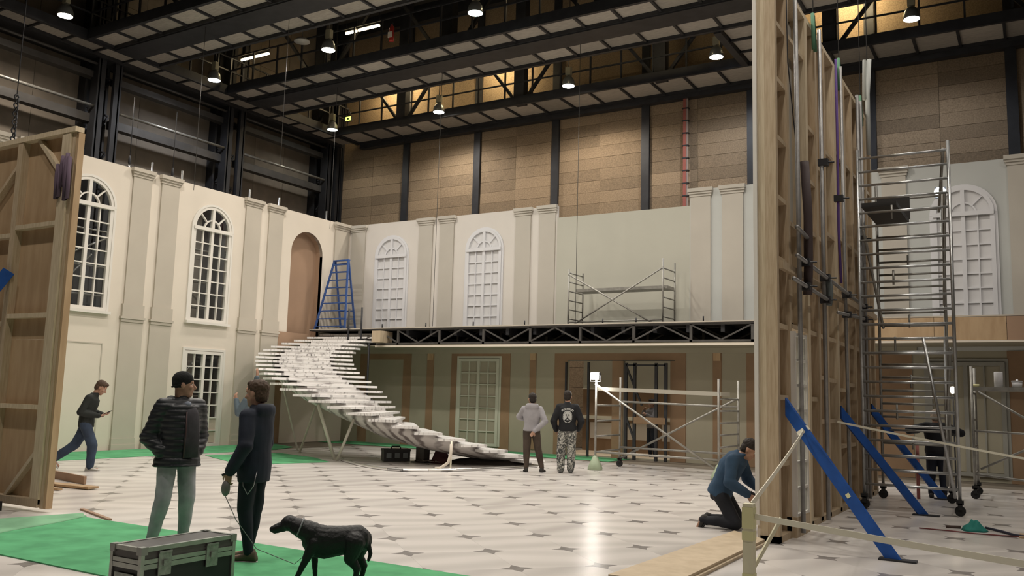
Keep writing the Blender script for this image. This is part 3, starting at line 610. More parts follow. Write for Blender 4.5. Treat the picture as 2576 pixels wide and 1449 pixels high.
# smooth veined skin wrapped under the spine
rings = []
for k in range(NT):
    zc = zt[k]
    pts = []
    for t, dz in ((.17, -.12), (.18, -.28), (.24, -.40), (.36, -.49), (.5, -.52), (.64, -.49), (.75, -.40), (.80, -.28), (.81, -.12)):
        p = along(k, t); dz *= 1+.22*max(0, min(1, (k-10)/10))-.72*max(0, min(1, (k-18)/7)); pts.append(V((p.x, p.y, max(zc+dz, .004+.0006*(9-abs(4-len(pts)))))))
    for t in (.7, .5, .3): p = along(k, t); pts.append(V((p.x, p.y, max(zc-.10, .02))))
    rings.append(pts)
MB().loft(rings).build('stringer', 'soffit', st, True)
# props under the stair
def pole(top, foot, label, r=.03, drop=0.):
    f = fl(*foot); dd = (f-CAM).dot(FW); d = ray(*top); t = CAM+d*dd
    tag(MB().tube(f, t, r, 8).build('prop_pole', 'tape' if False else mat('white prop pole', (.60, .58, .50), .5), None, True), label, 'pole')
pole((711, 967), (749, 1134), 'slim white prop leaning left, farther foot pair under the stair', .025); pole((796, 1018), (753, 1140), 'slim white prop leaning right, farther foot pair under the stair', .03)
pole((800, 1018), (842, 1158), 'thick white prop leaning left to the curved floor strip', .04); pole((891, 1052), (847, 1160), 'white prop leaning right to the curved floor strip', .035)
p = thing('support_pillar', 'dark grey square pillar under the middle of the stair', 'pillar', (-13.0, 17.6, 0)); boxpart('shaft', 'steel2', p, -13.12, -12.88, 17.48, 17.72, .02, .52); boxpart('base_plate', 'steel', p, -13.2, -12.8, 17.4, 17.8, 0, .02)
p = thing('wrapped_prop', 'thin prop wrapped in a trailing pale cloth under the lower stair', 'pole', (-11.37, 16.45, 0)); tubepart('stick', 'tape', p, (-11.37, 16.45, .02), (-11.4, 16.5, .62), .02); MB().path([(-11.37, 16.45, .55), (-11.34, 16.4, .35), (-11.39, 16.38, .15), (-11.5, 16.25, .03), (-11.62, 16.2, .02)], .035).build('cloth', 'cream', p, True)
ring = [(-14.98, 16.83), (-14.4, 16.3), (-13.92, 16.0), (-13.3, 15.6), (-12.6, 15.27), (-12.1, 15.15), (-11.75, 15.22), (-11.35, 15.58), (-11.0, 16.12), (-10.75, 16.7), (-10.56, 17.25), (-10.4, 17.9), (-10.3, 18.5)]
mb = MB()
for a, b in zip(ring, ring[1:]): mb.tube((a[0], a[1], .03), (b[0], b[1], .03), .03, 8)
tag(mb.build('floor_edging', mat('polished edging', (.8, .8, .8), .28, 1.)), 'shiny metal edging strip curving on the floor below the stair', 'strip')
tb = thing('tool_case', 'black tool case with pale latches under the stair', 'case', (-13.56, 17.25, 0), .85)
MB().box(-.32, .32, -.2, .2, .02, .26).build('body', 'blk', tb, world=False); MB().box(-.33, .33, -.21, .21, .26, .31).build('lid', 'blk', tb, world=False); MB().path([(-.12, 0, .31), (-.1, 0, .37), (.1, 0, .37), (.12, 0, .31)], .015).build('handle', 'rub', tb, True, False)
for x in (-.2, .0, .2): MB().box(x-.06, x+.06, -.225, -.21, .1, .22).build('latch', mat('grey latch', (.13, .15, .16), .5), tb, world=False)
cb = MB().path([(-13.2+.05*k, 17.55+.14*math.sin(k*1.7), .03+.04*abs(math.sin(k*2.3))) for k in range(16)], .012); tag(cb.build('cable_tangle', mat('grey cable', (.28, .26, .23), .6), None, True), 'tangle of grey cable between the tool case and the pillar', 'cable')
def cloth_pile(name, label, cx, cy, rx, ry, h, m, cat='cloth', rz=0, seed=0):
    n, k = 26, 9; vs = []; fs = []
    for i in range(k+1):
        r = i/k
        for j in range(n):
            a = 2*PI*j/n; nn = noise.noise(V((math.cos(a)*r*2.2+seed, math.sin(a)*r*2.2, seed*1.7))); rr = r*(1+.18*noise.noise(V((math.cos(a)*1.6, math.sin(a)*1.6, seed))))
            z = max(0, (1-r**2.2))*h*(.75+.6*nn)+.004
            x, y = rx*rr*math.cos(a), ry*rr*math.sin(a); vs.append((cx+x*math.cos(rz)-y*math.sin(rz), cy+x*math.sin(rz)+y*math.cos(rz), z if i < k else .001))
    for i in range(k): fs += [(i*n+j, i*n+(j+1) % n, (i+1)*n+(j+1) % n, (i+1)*n+j) for j in range(n)]
    fs.append(tuple(range(n-1, -1, -1))) if False else None
    fs.append(tuple(k*n+j for j in range(n)))
    return tag(MB().add(vs, fs).build(name, m, None, True), label, cat)
cloth_pile('dust_sheet', 'crumpled dark sheet on the floor under the lower stair', -11.75, 18.45, 1.1, .4, .18, mat('dark sheet', (.05, .042, .04), .9), rz=.6, seed=3)
cloth_pile('tool_bag', 'maroon tool bag slumped against the pillar', -12.55, 17.75, .3, .22, .34, mat('maroon bag', (.09, .035, .04), .8), 'bag', seed=5)
# carpets
cp = tag(MB().hexa([(-11.25, 4.97, .001), (-2.9, 4.97, .001), (-2.9, 6.95, .001), (-10.45, 6.95, .001), (-11.25, 4.97, .012), (-2.9, 4.97, .012), (-2.9, 6.95, .012), (-10.45, 6.95, .012)]).build('green_carpet', 'carpet'), 'bright green carpet runner on the floor under the two talking men', 'carpet')
def sheet(name, poly, m, label, z=.002, t=.008):
    n = len(poly); return tag(MB().add([(x, y, z) for x, y in poly]+[(x, y, z+t) for x, y in poly], [(k, (k+1) % n, (k+1) % n+n, k+n) for k in range(n)]+[tuple(range(n-1, -1, -1)), tuple(range(n, 2*n))]).build(name, m), label, 'carpet')
mb = MB(); rows = []
for i in range(15):
    t = i/14; a = V((-10.44, 6.98)).lerp(V((-11.2, 4.98)), t); b = V((-10.34, 6.98)).lerp(V((-9.55, 4.98)), t); r = []
    for j, z in enumerate((.02, .05, .045, .03, .026, .03, .024, .017)):
        p = a.lerp(b, j/7+(.05*math.sin(t*8) if 3 < j else 0)); r.append(V((p.x, p.y, z+(.016*math.sin(t*11+j) if 1 < j < 6 else 0)*t)))
    rows.append(r)
vs = [p for r in rows for p in r]; fs = [(i*8+j, i*8+j+1, i*8+9+j, i*8+8+j) for i in range(14) for j in range(7)]
o = mb.add(vs, fs).build('carpet_fold', 'carpet2', cp, True); sm = o.modifiers.new('thick', 'SOLIDIFY'); sm.thickness = .008
sheet('carpet_strip', [(-20.48, 6.6), (-18.33, 6.6), (-18.33, 18.0), (-18.9, 19.2), (-20.48, 19.9)], 'carpet', 'green carpet strip along the foot of the cream window wall')
sheet('carpet_strip', [(-20.48, 21.9), (-9.9, 21.7), (-9.9, 23.08), (-20.48, 23.08)], 'carpet', 'green carpet strip in the shade under the gallery wall')
sheet('carpet_offcut', [(-17.7, 15.0), (-15.4, 13.95), (-14.9, 14.5), (-14.4, 15.85), (-15.6, 16.6), (-17.3, 17.1)], 'carpet', 'loose green carpet offcut on the marble floor near the stair props')
# ------------------------------------------------------------------ timber flats (backs of scenery)
lf = thing('timber_flat', 'back of a tall plywood flat with pine frame standing on the green carpet side', 'scenery flat', (-12.6, 6.95, 0))
for x0, x1 in ((-14.6, -13.6), (-13.6, -12.4), (-12.4, -11.2)):
    for z0, z1 in ((.14, 2.249), (2.251, 5.06)): boxpart('plywood_sheet', 'ply', lf, x0+.004, x1-.004, 6.935, 6.95, z0, z1)
for x0, x1 in ((-11.36, -11.17), (-12.42, -12.3), (-13.65, -13.53), (-14.6, -14.48)): boxpart('stud', 'pine2' if x0 > -11.5 else 'pine', lf, x0, x1, 6.83, 6.935, .1, 5.06)
boxpart('end_board', 'pine', lf, -11.17, -11.10, 6.86, 6.95, .05, 5.07); boxpart('end_board', 'ply', lf, -11.10, -11.05, 6.87, 6.96, .05, 5.05)
boxpart('top_plate', 'pine2', lf, -14.6, -11.06, 6.82, 6.95, 5.06, 5.13); boxpart('bottom_plate', 'pine', lf, -14.6, -11.17, 6.82, 6.95, .06, .16)
for z in (3.82, 2.57, 1.34):
    boxpart('rail', 'pine2', lf, -12.3, -11.36, 6.83, 6.935, z-.03, z+.03); boxpart('rail', 'pine2', lf, -13.53, -12.42, 6.83, 6.935, z-.13, z-.07)
MB().bar((-11.98, 6.9, 5.06), (-11.38, 6.9, 4.5), .06, .08, (0, 1, 0)).build('corner_brace', 'pine2', lf); MB().bar((-12.36, 6.9, 4.8), (-13.2, 6.9, 4.05), .05, .1, (0, 1, 0)).build('corner_brace', 'pine', lf); MB().bar((-11.37, 6.9, .76), (-12.05, 6.9, .1), .05, .09, (0, 1, 0)).build('corner_brace', 'pine2', lf)
for x in (-12.35, -13.6): boxpart('flat_wheel_block', 'blk', lf, x-.1, x+.1, 6.8, 6.97, 0, .06)
st_ = mat('purple strap', (.13, .09, .13), .8)
for dx, z0, z1 in ((-.0, 4.1, 4.75), (-.2, 4.14, 4.62), (-.1, 4.3, 4.72)): MB().path([(-11.15+dx, 6.8, z1), (-11.13+dx, 6.78, (z0+z1)/2+.1), (-11.15+dx, 6.8, z0), (-11.1+dx, 6.81, z0+.04), (-11.1+dx, 6.8, z1-.05)], .028).build('sling', st_, lf, True)
bb = thing('blue_brace', 'dark blue timber stay leaning on the plywood flat', 'brace', (-12.6, 6.6, 0)); MB().bar((-12.3, 6.8, 3.2), (-13.2, 5.2, 0.05), .05, .16).build('stay', 'blue', bb); MB().box(-13.3, -13.1, 5.05, 5.35, 0.0, .02).build('foot_plate', 'steel', bb)
b2 = thing('blue_rail', 'blue floor weight rail under the plywood flat', 'rail', (-12.3, 6.55, 0)); boxpart('beam', 'blue', b2, -13.6, -11.75, 6.5, 6.6, .04, .12); boxpart('foot', 'blk', b2, -11.75, -11.65, 6.45, 6.65, 0, .12)
# tall flat on the right
XF = -2.72
rfl = thing('tall_timber_flat', 'tall timber framed back of a scenery wall hung with tubes beside the scaffold tower', 'scenery flat', (-2.85, 14.5, 0))
Y0, Y1, ZT = 10.84, 18.3, 7.2
# painted face with a doorway and an upper window bay
FWm = lambda u, d, z: (-2.98+d, u, z)
fc = wall_mesh(FWm, Y0, Y1, 0, 2.75, [(11.45, 12.6, .25, 2.6, 0)], 0, .03); f2_ = wall_mesh(FWm, Y0, Y1, 2.75, ZT, [], 0, .03); fc.add(f2_.v, f2_.f); fc.build('painted_face', 'cream', rfl)
ys = [10.9, 11.5, 12.6, 13.25, 13.85, 14.65, 15.5, 16.2, 17.0, 17.7, 18.25]
for k in range(len(ys)-1):
    for z0, z1 in ((2.78, 4.1), (4.1, 5.7), (5.7, 7.15)) if k == 1 else ((.1, 2.4), (2.4, 4.8), (4.8, 7.15)): boxpart('plywood_sheet', 'ply2' if k in (1, 4) else 'ply', rfl, -2.95, -2.93, ys[k]+.003, ys[k+1]-.003, z0+.001, z1-.001)
boxpart('end_post', 'pine2', rfl, -2.95, -2.86, Y0, Y0+.12, 0, ZT); boxpart('end_post', 'pine', rfl, -2.86, -2.72, Y0, Y0+.1, 0, ZT); boxpart('white_edge', 'trimw', rfl, -3.0, -2.952, Y0-.03, Y0+.02, .2, ZT)
for k, y in enumerate(ys[1:]):
    w_ = .1 if k in (0, 3, 6) else .14
    boxpart('stud', 'pine2' if k in (1, 4) else 'pine', rfl, -2.93, XF, y-w_/2, y+w_/2, 0.02, ZT)
zs_rail = {0: (.92, 1.73, 2.62, 3.46, 4.25, 5.03, 5.8, 6.55), 1: (2.66, 4.02, 6.6), 2: (1.73, 2.66, 4.12, 4.87, 5.66), 3: (1.41, 2.05, 2.66, 4.12, 5.2), 4: (1.41, 2.03, 2.66, 4.3, 5.6), 5: (1.0, 1.9, 2.65, 4.4, 5.8), 6: (1.0, 2.0, 2.65, 4.4, 5.8), 7: (1.2, 2.65, 4.4, 5.8), 8: (1.2, 2.65, 4.4, 5.8), 9: (1.2, 2.65, 4.4, 5.8)}
for k, zz in zs_rail.items():
    for z in zz: boxpart('noggin', 'pine', rfl, -2.93, XF-.02, ys[k]+.07, ys[k+1]-.07, z-.03, z+.03)
boxpart('mid_rail', 'pine', rfl, XF-.01, XF+.05, Y0+.1, Y1, 3.32, 3.42); boxpart('top_plate', 'pine2', rfl, -2.95, XF, Y0, Y1, ZT, ZT+.07); boxpart('bottom_plate', 'pine', rfl, -2.95, XF, Y0, 11.45, 0, .08); boxpart('bottom_plate', 'pine', rfl, -2.95, XF, 12.6, Y1, 0, .08); boxpart('threshold', 'pine', rfl, -2.78, XF+.06, 11.45, 12.2, 0, .25)
boxpart('upper_panel', mat('grey primed panel', (.36, .34, .30), .7), rfl, -2.92, -2.9, 11.62, 12.48, 4.15, 7.1)
for y, r in ((11.62, .03), (13.15, .03), (14.8, .027), (16.35, .03), (16.7, .027)): tubepart('scaffold_tube', 'pipe', rfl, (XF+.1, y, .05), (XF+.08, y, 7.25 if y > 12 else 7.6), r)
strap = mat('violet strap', (.10, .05, .22), .7); MB().path([(XF+.1, 14.3, 7.2), (XF+.1, 14.32, 5.6), (XF+.1, 14.28, 4.4), (XF+.12, 14.3, 3.55)], .022).build('strap', strap, rfl, True)
for p, q in (((11.3, 3.53), (16.4, 3.38)), ((11.1, 3.21), (13.2, 3.16)), ((13.9, 3.05), (16.2, 3.16)), ((11.3, 3.9), (12.0, 3.85))): tubepart('scaffold_tube', 'pipe', rfl, (XF+.14, p[0], p[1]), (XF+.14, q[0], q[1]), .027)
for y, z in ((11.85, 3.52), (13.15, 3.48), (14.8, 3.42), (16.35, 3.38), (11.85, 3.2), (13.15, 3.16), (14.8, 3.1), (16.35, 3.16), (13.15, 5.2), (14.3, 4.9), (16.35, 4.6)):
    c = MB().box(XF+.04, XF+.18, y-.05, y+.05, z-.05, z+.05); c.tube((XF+.18, y, z), (XF+.26, y+.03, z), .012, 6); c.build('coupler', 'steel', rfl)
for y, z0, z1, mm in ((12.05, 3.1, 4.9, 'dk'), (13.35, 3.1, 3.5, 'gr')): MB().path([(XF+.12, y-.18, z1), (XF+.14, y-.1, z1-.4*(z1-z0)), (XF+.14, y-.12, z0+.2*(z1-z0)), (XF+.12, y-.1, z0)], .06, 8).build('hoist_sleeve', mat('dark sleeve', (.07, .05, .05), .7) if mm == 'dk' else mat('grey sleeve', (.13, .15, .15), .6), rfl, True)
gsl = mat('green sling', (.10, .24, .15), .8)
for y, z in ((12.9, 7.2), (14.85, 7.2), (16.9, 7.2)):
    MB().path([(XF+.06, y-.05, z-.35), (XF+.05, y-.04, z+.2), (XF+.04, y+.05, z+.2), (XF+.06, y+.06, z-.35)], .03).build('sling', gsl, rfl, True)
    tubepart('hoist_wire', 'steel', rfl, (XF+.05, y, z+.2), (XF+.05, y, 11.7), .008, 5)
MB().path([(XF+.1, 17.4, 6.4), (XF+.1, 17.42, 7.6), (XF+.14, 17.45, 8.3), (XF+.06, 17.45, 8.3), (XF+.05, 17.4, 7.5)], .045).build('sling', mat('white sling', (.5, .52, .5), .8), rfl, True); tubepart('hoist_wire', 'steel', rfl, (XF+.1, 17.44, 8.3), (XF+.1, 17.44, 11.7), .008, 5)
MB().path([(XF+.06, 11.2, 7.3), (XF+.05, 11.3, 6.1), (XF+.06, 11.7, 5.0)], .008, 5).build('hoist_wire', 'steel', rfl)
# glazed door leaf standing in the doorway of the tall flat
dl = thing('glazed_door_leaf', 'tall white glazed door leaf set in the doorway of the tall timber flat', 'door', (-2.69, 11.82, 0.25))
for y in (11.5, 11.82, 12.14): boxpart('stile', 'trimw', dl, -2.72, -2.66, y-.025, y+.025, .25, 2.58)
for k in range(8): boxpart('glazing_bar', 'trimw', dl, -2.715, -2.665, 11.48, 12.16, .25+k*.325, .285+k*.325)
for k in range(7):
    for a, b in ((11.525, 11.795), (11.845, 12.115)): boxpart('pane', 'glass', dl, -2.694, -2.686, a, b, .285+k*.325, .575+k*.325)
# blue raking braces of the tall flat
def raker(label, top, foot, w=.16, th=.045):
    t = thing('blue_raking_brace', label, 'brace', foot); T, B = V(top), V((foot[0], foot[1], .021)); h = V((B.x-T.x, B.y-T.y, 0)); L = h.length; h /= L; dz = T.z-B.z; c = math.hypot(L, dz)
    vt, ht = w/2*c/L, w/2*c/dz; n = V((-h.y, h.x, 0))*(th/2)
    q = [T+V((0, 0, vt)), B+h*ht, B-h*ht, T-V((0, 0, vt))]
    MB().hexa([p-n for p in q]+[p+n for p in q]).build('timber', 'blue', t); x, y, z = foot; MB().box(x-.14, x+.24, y-.07, y+.07, 0.001, .02).build('foot_plate', 'steel', t); return t
r1 = raker('blue raking brace with tape wound round its upper half', (-2.66, 10.97, 1.62), (-1.44, 10.55, .02), .135); raker('blue raking brace standing just behind the front frame of the tower', (-2.66, 14.4, 1.55), (-1.63, 15.2, .02), .125)
raker('dark blue raking brace deepest in the shade behind the tower', (-2.66, 17.3, 1.6), (-1.6, 18.1, .02), .125)
d_ = (V((-1.44, 10.55, .04))-V((-2.66, 10.97, 1.62))); c_ = V((-2.66, 10.97, 1.62))+d_*.18
MB().bar(c_-d_.normalized()*.03, c_+d_.normalized()*.03, .145, .055, (0, 1, 0)).build('tape_wrap', 'tape', r1); c2_ = V((-2.66, 10.97, 1.62))+d_*.62; MB().bar(c2_-d_.normalized()*.025, c2_+d_.normalized()*.025, .06, .055, (0, 1, 0)).build('tape_wrap', 'tapey', r1)
# ------------------------------------------------------------------ scaffolds
def caster(mb, x, y, z0): mb.tube((x, y-.025, .08), (x, y+.025, .08), .08, 12); mb.box(x-.03, x+.03, y-.05, y+.05, .1, .2); mb.box(x-.05, x+.05, y-.05, y+.05, .18, z0)
def end_frame(parent, a, b, z0, z1, rungs, m='alu', r=.026, name='leg'):
    a, b = V(a), V(b)
    for p in (a, b): tubepart('leg', m, parent, (p.x, p.y, z0), (p.x, p.y, z1), r)
    for z in rungs: tubepart('rung', m, parent, (a.x, a.y, z), (b.x, b.y, z), r*.8)
tw = thing('scaffold_tower', 'tall aluminium scaffold tower on casters beside the tall timber flat', 'scaffold', (-1.8, 16.4, 0))
rg = [.4+.236*k for k in range(24)]
end_frame(tw, (-2.52, 15.5), (-1.13, 15.5), .22, 5.98, rg, 'alu', .027)
end_frame(tw, (-2.52, 17.5), (-1.40, 17.5), .22, 5.8, [.52+.238*k for k in range(22)], 'alud', .026)
for x, y in ((-2.52, 15.5), (-1.13, 15.5), (-2.52, 17.5), (-1.40, 17.5)): mb = MB(); caster(mb, x, y, .24); mb.build('caster', 'rub', tw)
for k in range(9): tubepart('inner_strut', 'alud', tw, (-2.0, 15.52 if k % 2 else 17.48, .9+k*.55), (-2.0, 15.52 if k % 2 else 17.48, 1.14+k*.55), .018, 6)
for p, q in (((-1.2, 15.5, 5.1), (-1.42, 17.5, 3.5)), ((-1.45, 17.4, 5.2), (-1.2, 15.5, 5.85)), ((-1.3, 15.55, .45), (-1.42, 17.4, 2.9)), ((-1.5, 17.4, .5), (-1.2, 15.6, 2.6)), ((-2.45, 15.5, 4.6), (-2.45, 17.5, 3.1))): tubepart('diagonal_brace', 'alud', tw, p, q, .024)
pb = boxpart('work_platform', mat('dark plywood deck', (.045, .042, .04), .7), tw, -2.5, -1.95, 15.7, 17.4, 5.02, 5.1); boxpart('toe_board', mat('dark plywood deck', (.045, .042, .04), .7), tw, -2.5, -1.93, 17.38, 17.42, 5.1, 5.55)
tag(MB().tube((-1.55, 15.2, 2.75), (-1.18, 15.36, .28), .024).build('leaning_pole', 'alu', None, True), 'bright aluminium pole leaning on the front frame of the tower', 'pole')
# low scaffold at the right edge
rs = thing('low_scaffold', 'low scaffold with paint pots on its deck, behind the tower', 'scaffold', (0, 18.7, 0))
end_frame(rs, (-1.1, 18.7), (-1.1, 19.6), .2, 2.45, [.45, .95, 1.45, 1.95], 'alud', .027); end_frame(rs, (.9, 18.7), (.9, 19.6), .2, 2.45, [.45, .95, 1.45, 1.95], 'alud', .027)
boxpart('deck', 'alud', rs, -1.1, .9, 18.75, 19.5, 2.0, 2.07)
for p, q in (((-1.1, 18.7, 1.25), (.9, 18.7, 1.2)), ((-1.1, 18.7, .45), (.9, 18.7, .3)), ((-1.0, 18.7, 1.98), (.4, 18.7, 1.1)), ((-1.0, 18.7, .55), (.5, 18.7, 1.35))): tubepart('brace', 'alud', rs, p, q, .022)
for x in (-1.1, .9):
    for y in (18.7, 19.6): mb = MB(); caster(mb, x, y, .24); mb.build('caster', 'rub', rs)
pc = thing('paint_can', 'tall white paint can standing on the low scaffold deck', 'can', (-.66, 18.9, 2.07)); MB().lathe([(.075, 0), (.075, .27), (.07, .285), (.0, .285)], (-.66, 18.9, 2.072), 16).build('body', 'cool', pc, True)
pc = thing('paint_tub', 'short white tub with lid on the low scaffold deck', 'tub', (-.36, 18.9, 2.07)); MB().lathe([(.08, 0), (.09, .1)], (-.36, 18.9, 2.072), 16).build('body', 'cool', pc, True); MB().lathe([(.095, .1), (.095, .12), (.02, .125), (.02, .15)], (-.36, 18.9, 2.072), 16).build('lid', 'cool', pc, True)
pc = thing('tape_roll', 'cream roll of tape at the end of the low scaffold deck', 'tape', (-1.04, 18.85, 2.07)); MB().lathe([(.06, 0), (.06, .05), (.035, .05), (.035, 0)], (-1.04, 18.85, 2.072), 14).build('roll', 'tapey', pc, True)
wl2 = thing('work_lamp', 'small lit work lamp on a stand behind the low scaffold', 'lamp', (-1.52, 19.9, 2.0)); MB().box(-1.58, -1.44, 19.86, 19.92, 1.95, 2.1).build('housing', 'steel', wl2)
MB().ball((-1.51, 19.83, 2.02), (.05, .02, .07)).build('bulb', mat('warm bulb', (.9, .9, .8), .4, emit=(1, .86, .6), es=25), wl2, True); tubepart('stand', 'steel', wl2, (-1.51, 19.9, 0), (-1.51, 19.9, 1.96), .016, 6)
wl3 = thing('flood_lamp', 'bright flood lamp high on the tower against the blind window', 'lamp', (-1.62, 19.6, 6.0)); MB().ball((-1.6, 19.6, 6.06), (.11, .08, .1)).build('bulb', mat('white flood', (.9, .9, .9), .4, emit=(.9, .97, 1), es=25), wl3, True); MB().box(-1.7, -1.5, 19.68, 19.76, 5.95, 6.18).build('housing', 'steel', wl3); tubepart('stand', 'alud', wl3, (-1.6, 19.72, 3.66), (-1.6, 19.72, 5.97), .02) if False else tubepart('stand', 'alud', wl3, (-1.6, 19.72, 0), (-1.6, 19.72, 5.97), .022)
tag(tubepart('caution_pole', mat('red stripe pole', (.40, .14, .12), .6), None, (-1.98, 17.9, 0), (-1.98, 17.9, 1.05), .03), 'short red pole standing behind the tower', 'pole')
# scaffold below the gallery
s2 = thing('rolling_scaffold', 'low rolling scaffold with a long deck in front of the brown doorways', 'scaffold', (-7.5, 19.5, 0))
end_frame(s2, (-9.0, 18.95), (-9.0, 20.35), .12, 2.2, [.42, .78, 1.14, 1.5], 'alud', .027); end_frame(s2, (-5.95, 18.65), (-5.95, 20.1), .12, 2.15, [.42, .68, .94, 1.2, 1.46, 1.72], 'alud', .027)
MB().hexa([(-8.95, 18.95, 1.84), (-5.9, 18.65, 1.78), (-5.9, 19.3, 1.78), (-8.95, 19.6, 1.84), (-8.95, 18.95, 1.93), (-5.9, 18.65, 1.87), (-5.9, 19.3, 1.87), (-8.95, 19.6, 1.93)]).build('deck', mat('pale deck board', (.42, .40, .34), .6), s2)
for p, q in (((-9.0, 18.9, 2.0), (-5.95, 18.6, .2)), ((-5.95, 20.1, 1.75), (-9.0, 20.35, .2)), ((-9.0, 18.95, .42), (-5.95, 18.65, .42)), ((-9.0, 20.35, .48), (-5.95, 20.1, .48)), ((-9.0, 20.35, 1.6), (-5.95, 20.1, 1.55))): tubepart('brace', 'alud', s2, p, q, .025)
for p in ((-9.0, 18.95), (-5.95, 18.65)):
    MB().lathe([(.02, .34), (.06, .3), (.13, .16), (.18, .05), (.17, .0)], (p[0], p[1], .001), 10).build('foot_bag', mat('pale green plastic bag', (.33, .40, .28), .5), s2, True)
for p in ((-9.0, 20.35), (-5.95, 20.1)): mb = MB(); caster(mb, p[0], p[1], .2); mb.build('caster', 'rub', s2)
hl2 = thing('halogen_lamp', 'glaring square halogen work light on the corner of the rolling scaffold', 'lamp', (-9.02, 18.95, 2.2))
MB().box(-9.13, -8.91, 18.9, 18.99, 2.1, 2.27).build('housing', 'steel', hl2); MB().box(-9.12, -8.92, 18.885, 18.9, 2.11, 2.26).build('glass', mat('halogen glass', (.9, .9, .9), .3, emit=(1, .96, .88), es=60), hl2)
MB().path([(-9.15, 18.95, 2.2), (-9.15, 18.95, 2.06), (-8.89, 18.95, 2.06), (-8.89, 18.95, 2.2)], .01).build('bracket', 'steel', hl2)
ld = bpy.data.lights.new('halogen_light', 'AREA'); ld.energy = 60; ld.color = (1, .93, .82); ld.size = .2; lo_ = bpy.data.objects.new('halogen_light', ld); COL.objects.link(lo_); lo_.parent = hl2; lo_.location = (0, -.1, -.02); lo_.rotation_euler = (math.radians(75), 0, 0)
# scaffold on the gallery
s3 = thing('gallery_scaffold', 'small scaffold with crossed braces and a plank standing on the gallery', 'scaffold', (-9.9, 22.3, ZP))
for x in (-11.28, -8.48): end_frame(s3, (x, 21.85), (x, 22.75), ZP, ZP+1.6 if x < -10 else ZP+1.75, [ZP+.2+.26*k for k in range(6)], 'alud', .024)
for p, q in (((-11.28, 21.83, ZP+1.45), (-8.75, 21.83, ZP+.03)), ((-11.1, 21.83, ZP+.03), (-8.48, 21.83, ZP+1.5)), ((-11.28, 21.85, ZP+.1), (-8.48, 21.85, ZP+.12)), ((-11.28, 22.75, ZP+.1), (-8.48, 22.75, ZP+.12))): tubepart('brace', 'alud', s3, p, q, .022)
boxpart('plank', 'alud', s3, -11.1, -8.4, 21.95, 22.5, ZP+.96, ZP+1.04)
for p in ((-11.28, 21.85), (-8.48, 21.85), (-11.28, 22.75), (-8.48, 22.75)): boxpart('foot', 'steel', s3, p[0]-.05, p[0]+.05, p[1]-.05, p[1]+.05, ZP, ZP+.015)
# blue step ladder on the gallery
bl = thing('step_ladder', 'blue painted wooden step ladder standing open on the gallery', 'ladder', (-19.95, 21.95, ZP))
for s in (-1, 1):
    xt = -19.92+s*.3; xb = -19.95+s*.66
    MB().bar((xb, 21.6, ZP), (xt, 21.98, ZP+2.38), .07, .035, (0, 1, 0)).build('stile', 'lblue', bl); MB().bar((-19.93+s*.32, 22.5, ZP), (-19.92+s*.29, 22.02, ZP+2.34), .06, .035, (0, 1, 0)).build('stile', 'lblue', bl)
for k in range(9):
    t = (k+.45)/9.1; z = ZP+2.38*t; hw = .66+(.3-.66)*t; MB().bar((-19.94-hw, 21.6+.38*t, z), (-19.94+hw, 21.6+.38*t, z), .07, .03).build('step', 'lblue', bl)
    if k % 1 == 0: hw = .31; MB().bar((-19.93-hw, 22.5-.48*t, z+.05), (-19.93+hw, 22.5-.48*t, z+.05), .04, .03).build('rung', 'lblue', bl)
MB().bar((-20.25, 22.0, ZP+2.36), (-19.6, 22.0, ZP+2.36), .12, .04).build('top_step', 'lblue', bl)
# ------------------------------------------------------------------ foreground
fc = thing('flight_case', 'black flight case with aluminium edges and butterfly latches at the carpet edge', 'case', (-5.72, 4.64, 0))
x0, x1, y0, y1, zc = -5.9, -5.55, 4.2, 5.06, .5
al = mat('case aluminium', (.42, .44, .40), .38, .75, .2, 12.); bk_ = mat('case laminate', (.016, .018, .018), .45)
boxpart('body', bk_, fc, x0+.01, x1-.01, y0+.01, y1-.01, .03, .37); lid = boxpart('lid', mat('case lid laminate', (.10, .095, .09), .4, 0, .2, 9.), fc, x0+.01, x1-.01, y0+.01, y1-.01, .385, zc-.004)
for (a, b, c, d) in ((x0, x0+.03, y0, y1), (x1-.03, x1, y0, y1), (x0, x1, y0, y0+.03), (x0, x1, y1-.03, y1)):
    boxpart('edge_rail', al, fc, a, b, c, d, zc-.03, zc+.001); boxpart('edge_rail', al, fc, a, b, c, d, .385, .415); boxpart('edge_rail', al, fc, a, b, c, d, .345, .38); boxpart('edge_rail', al, fc, a, b, c, d, .02, .055)
for a in (x0-.002, x1-.028):
    for c in (y0-.002, y1-.028): boxpart('corner_post', al, fc, a, a+.03, c, c+.03, .02, zc)
ck = mat('corner cap', (.30, .31, .29), .45, .7)
for a in (x0-.006, x1-.05):
    for c in (y0-.006, y1-.05):
        for z in (zc-.05, .02): boxpart('corner_cap', ck, fc, a, a+.056, c, c+.056, z, z+.056)
lt = mat('latch metal', (.33, .36, .32), .4, .6, .3, 30., .4)
for yy in (y0+.2, y1-.23):
    l_ = boxpart('latch', lt, fc, x1, x1+.008, yy-.055, yy+.055, .29, .46); boxpart('latch_knob', lt, l_, x1+.008, x1+.02, yy-.02, yy+.02, .36, .4); boxpart('latch_rim', ck, l_, x1+.002, x1+.013, yy-.055, yy+.055, .45, .462)
h_ = boxpart('handle_plate', lt, fc, x0+.07, x1-.07, y0-.008, y0, .14, .31); MB().path([(x0+.12, y0-.012, .26), (x0+.12, y0-.03, .22), (x1-.12, y0-.03, .22), (x1-.12, y0-.012, .26)], .01).build('grip', 'rub', h_, True)
for xx in (x0+.05, x1-.05):
    for yy in (y0+.06, y1-.06): boxpart('foot', 'rub', fc, xx-.025, xx+.025, yy-.025, yy+.025, .012 if yy > 4.97 else .0, .03)
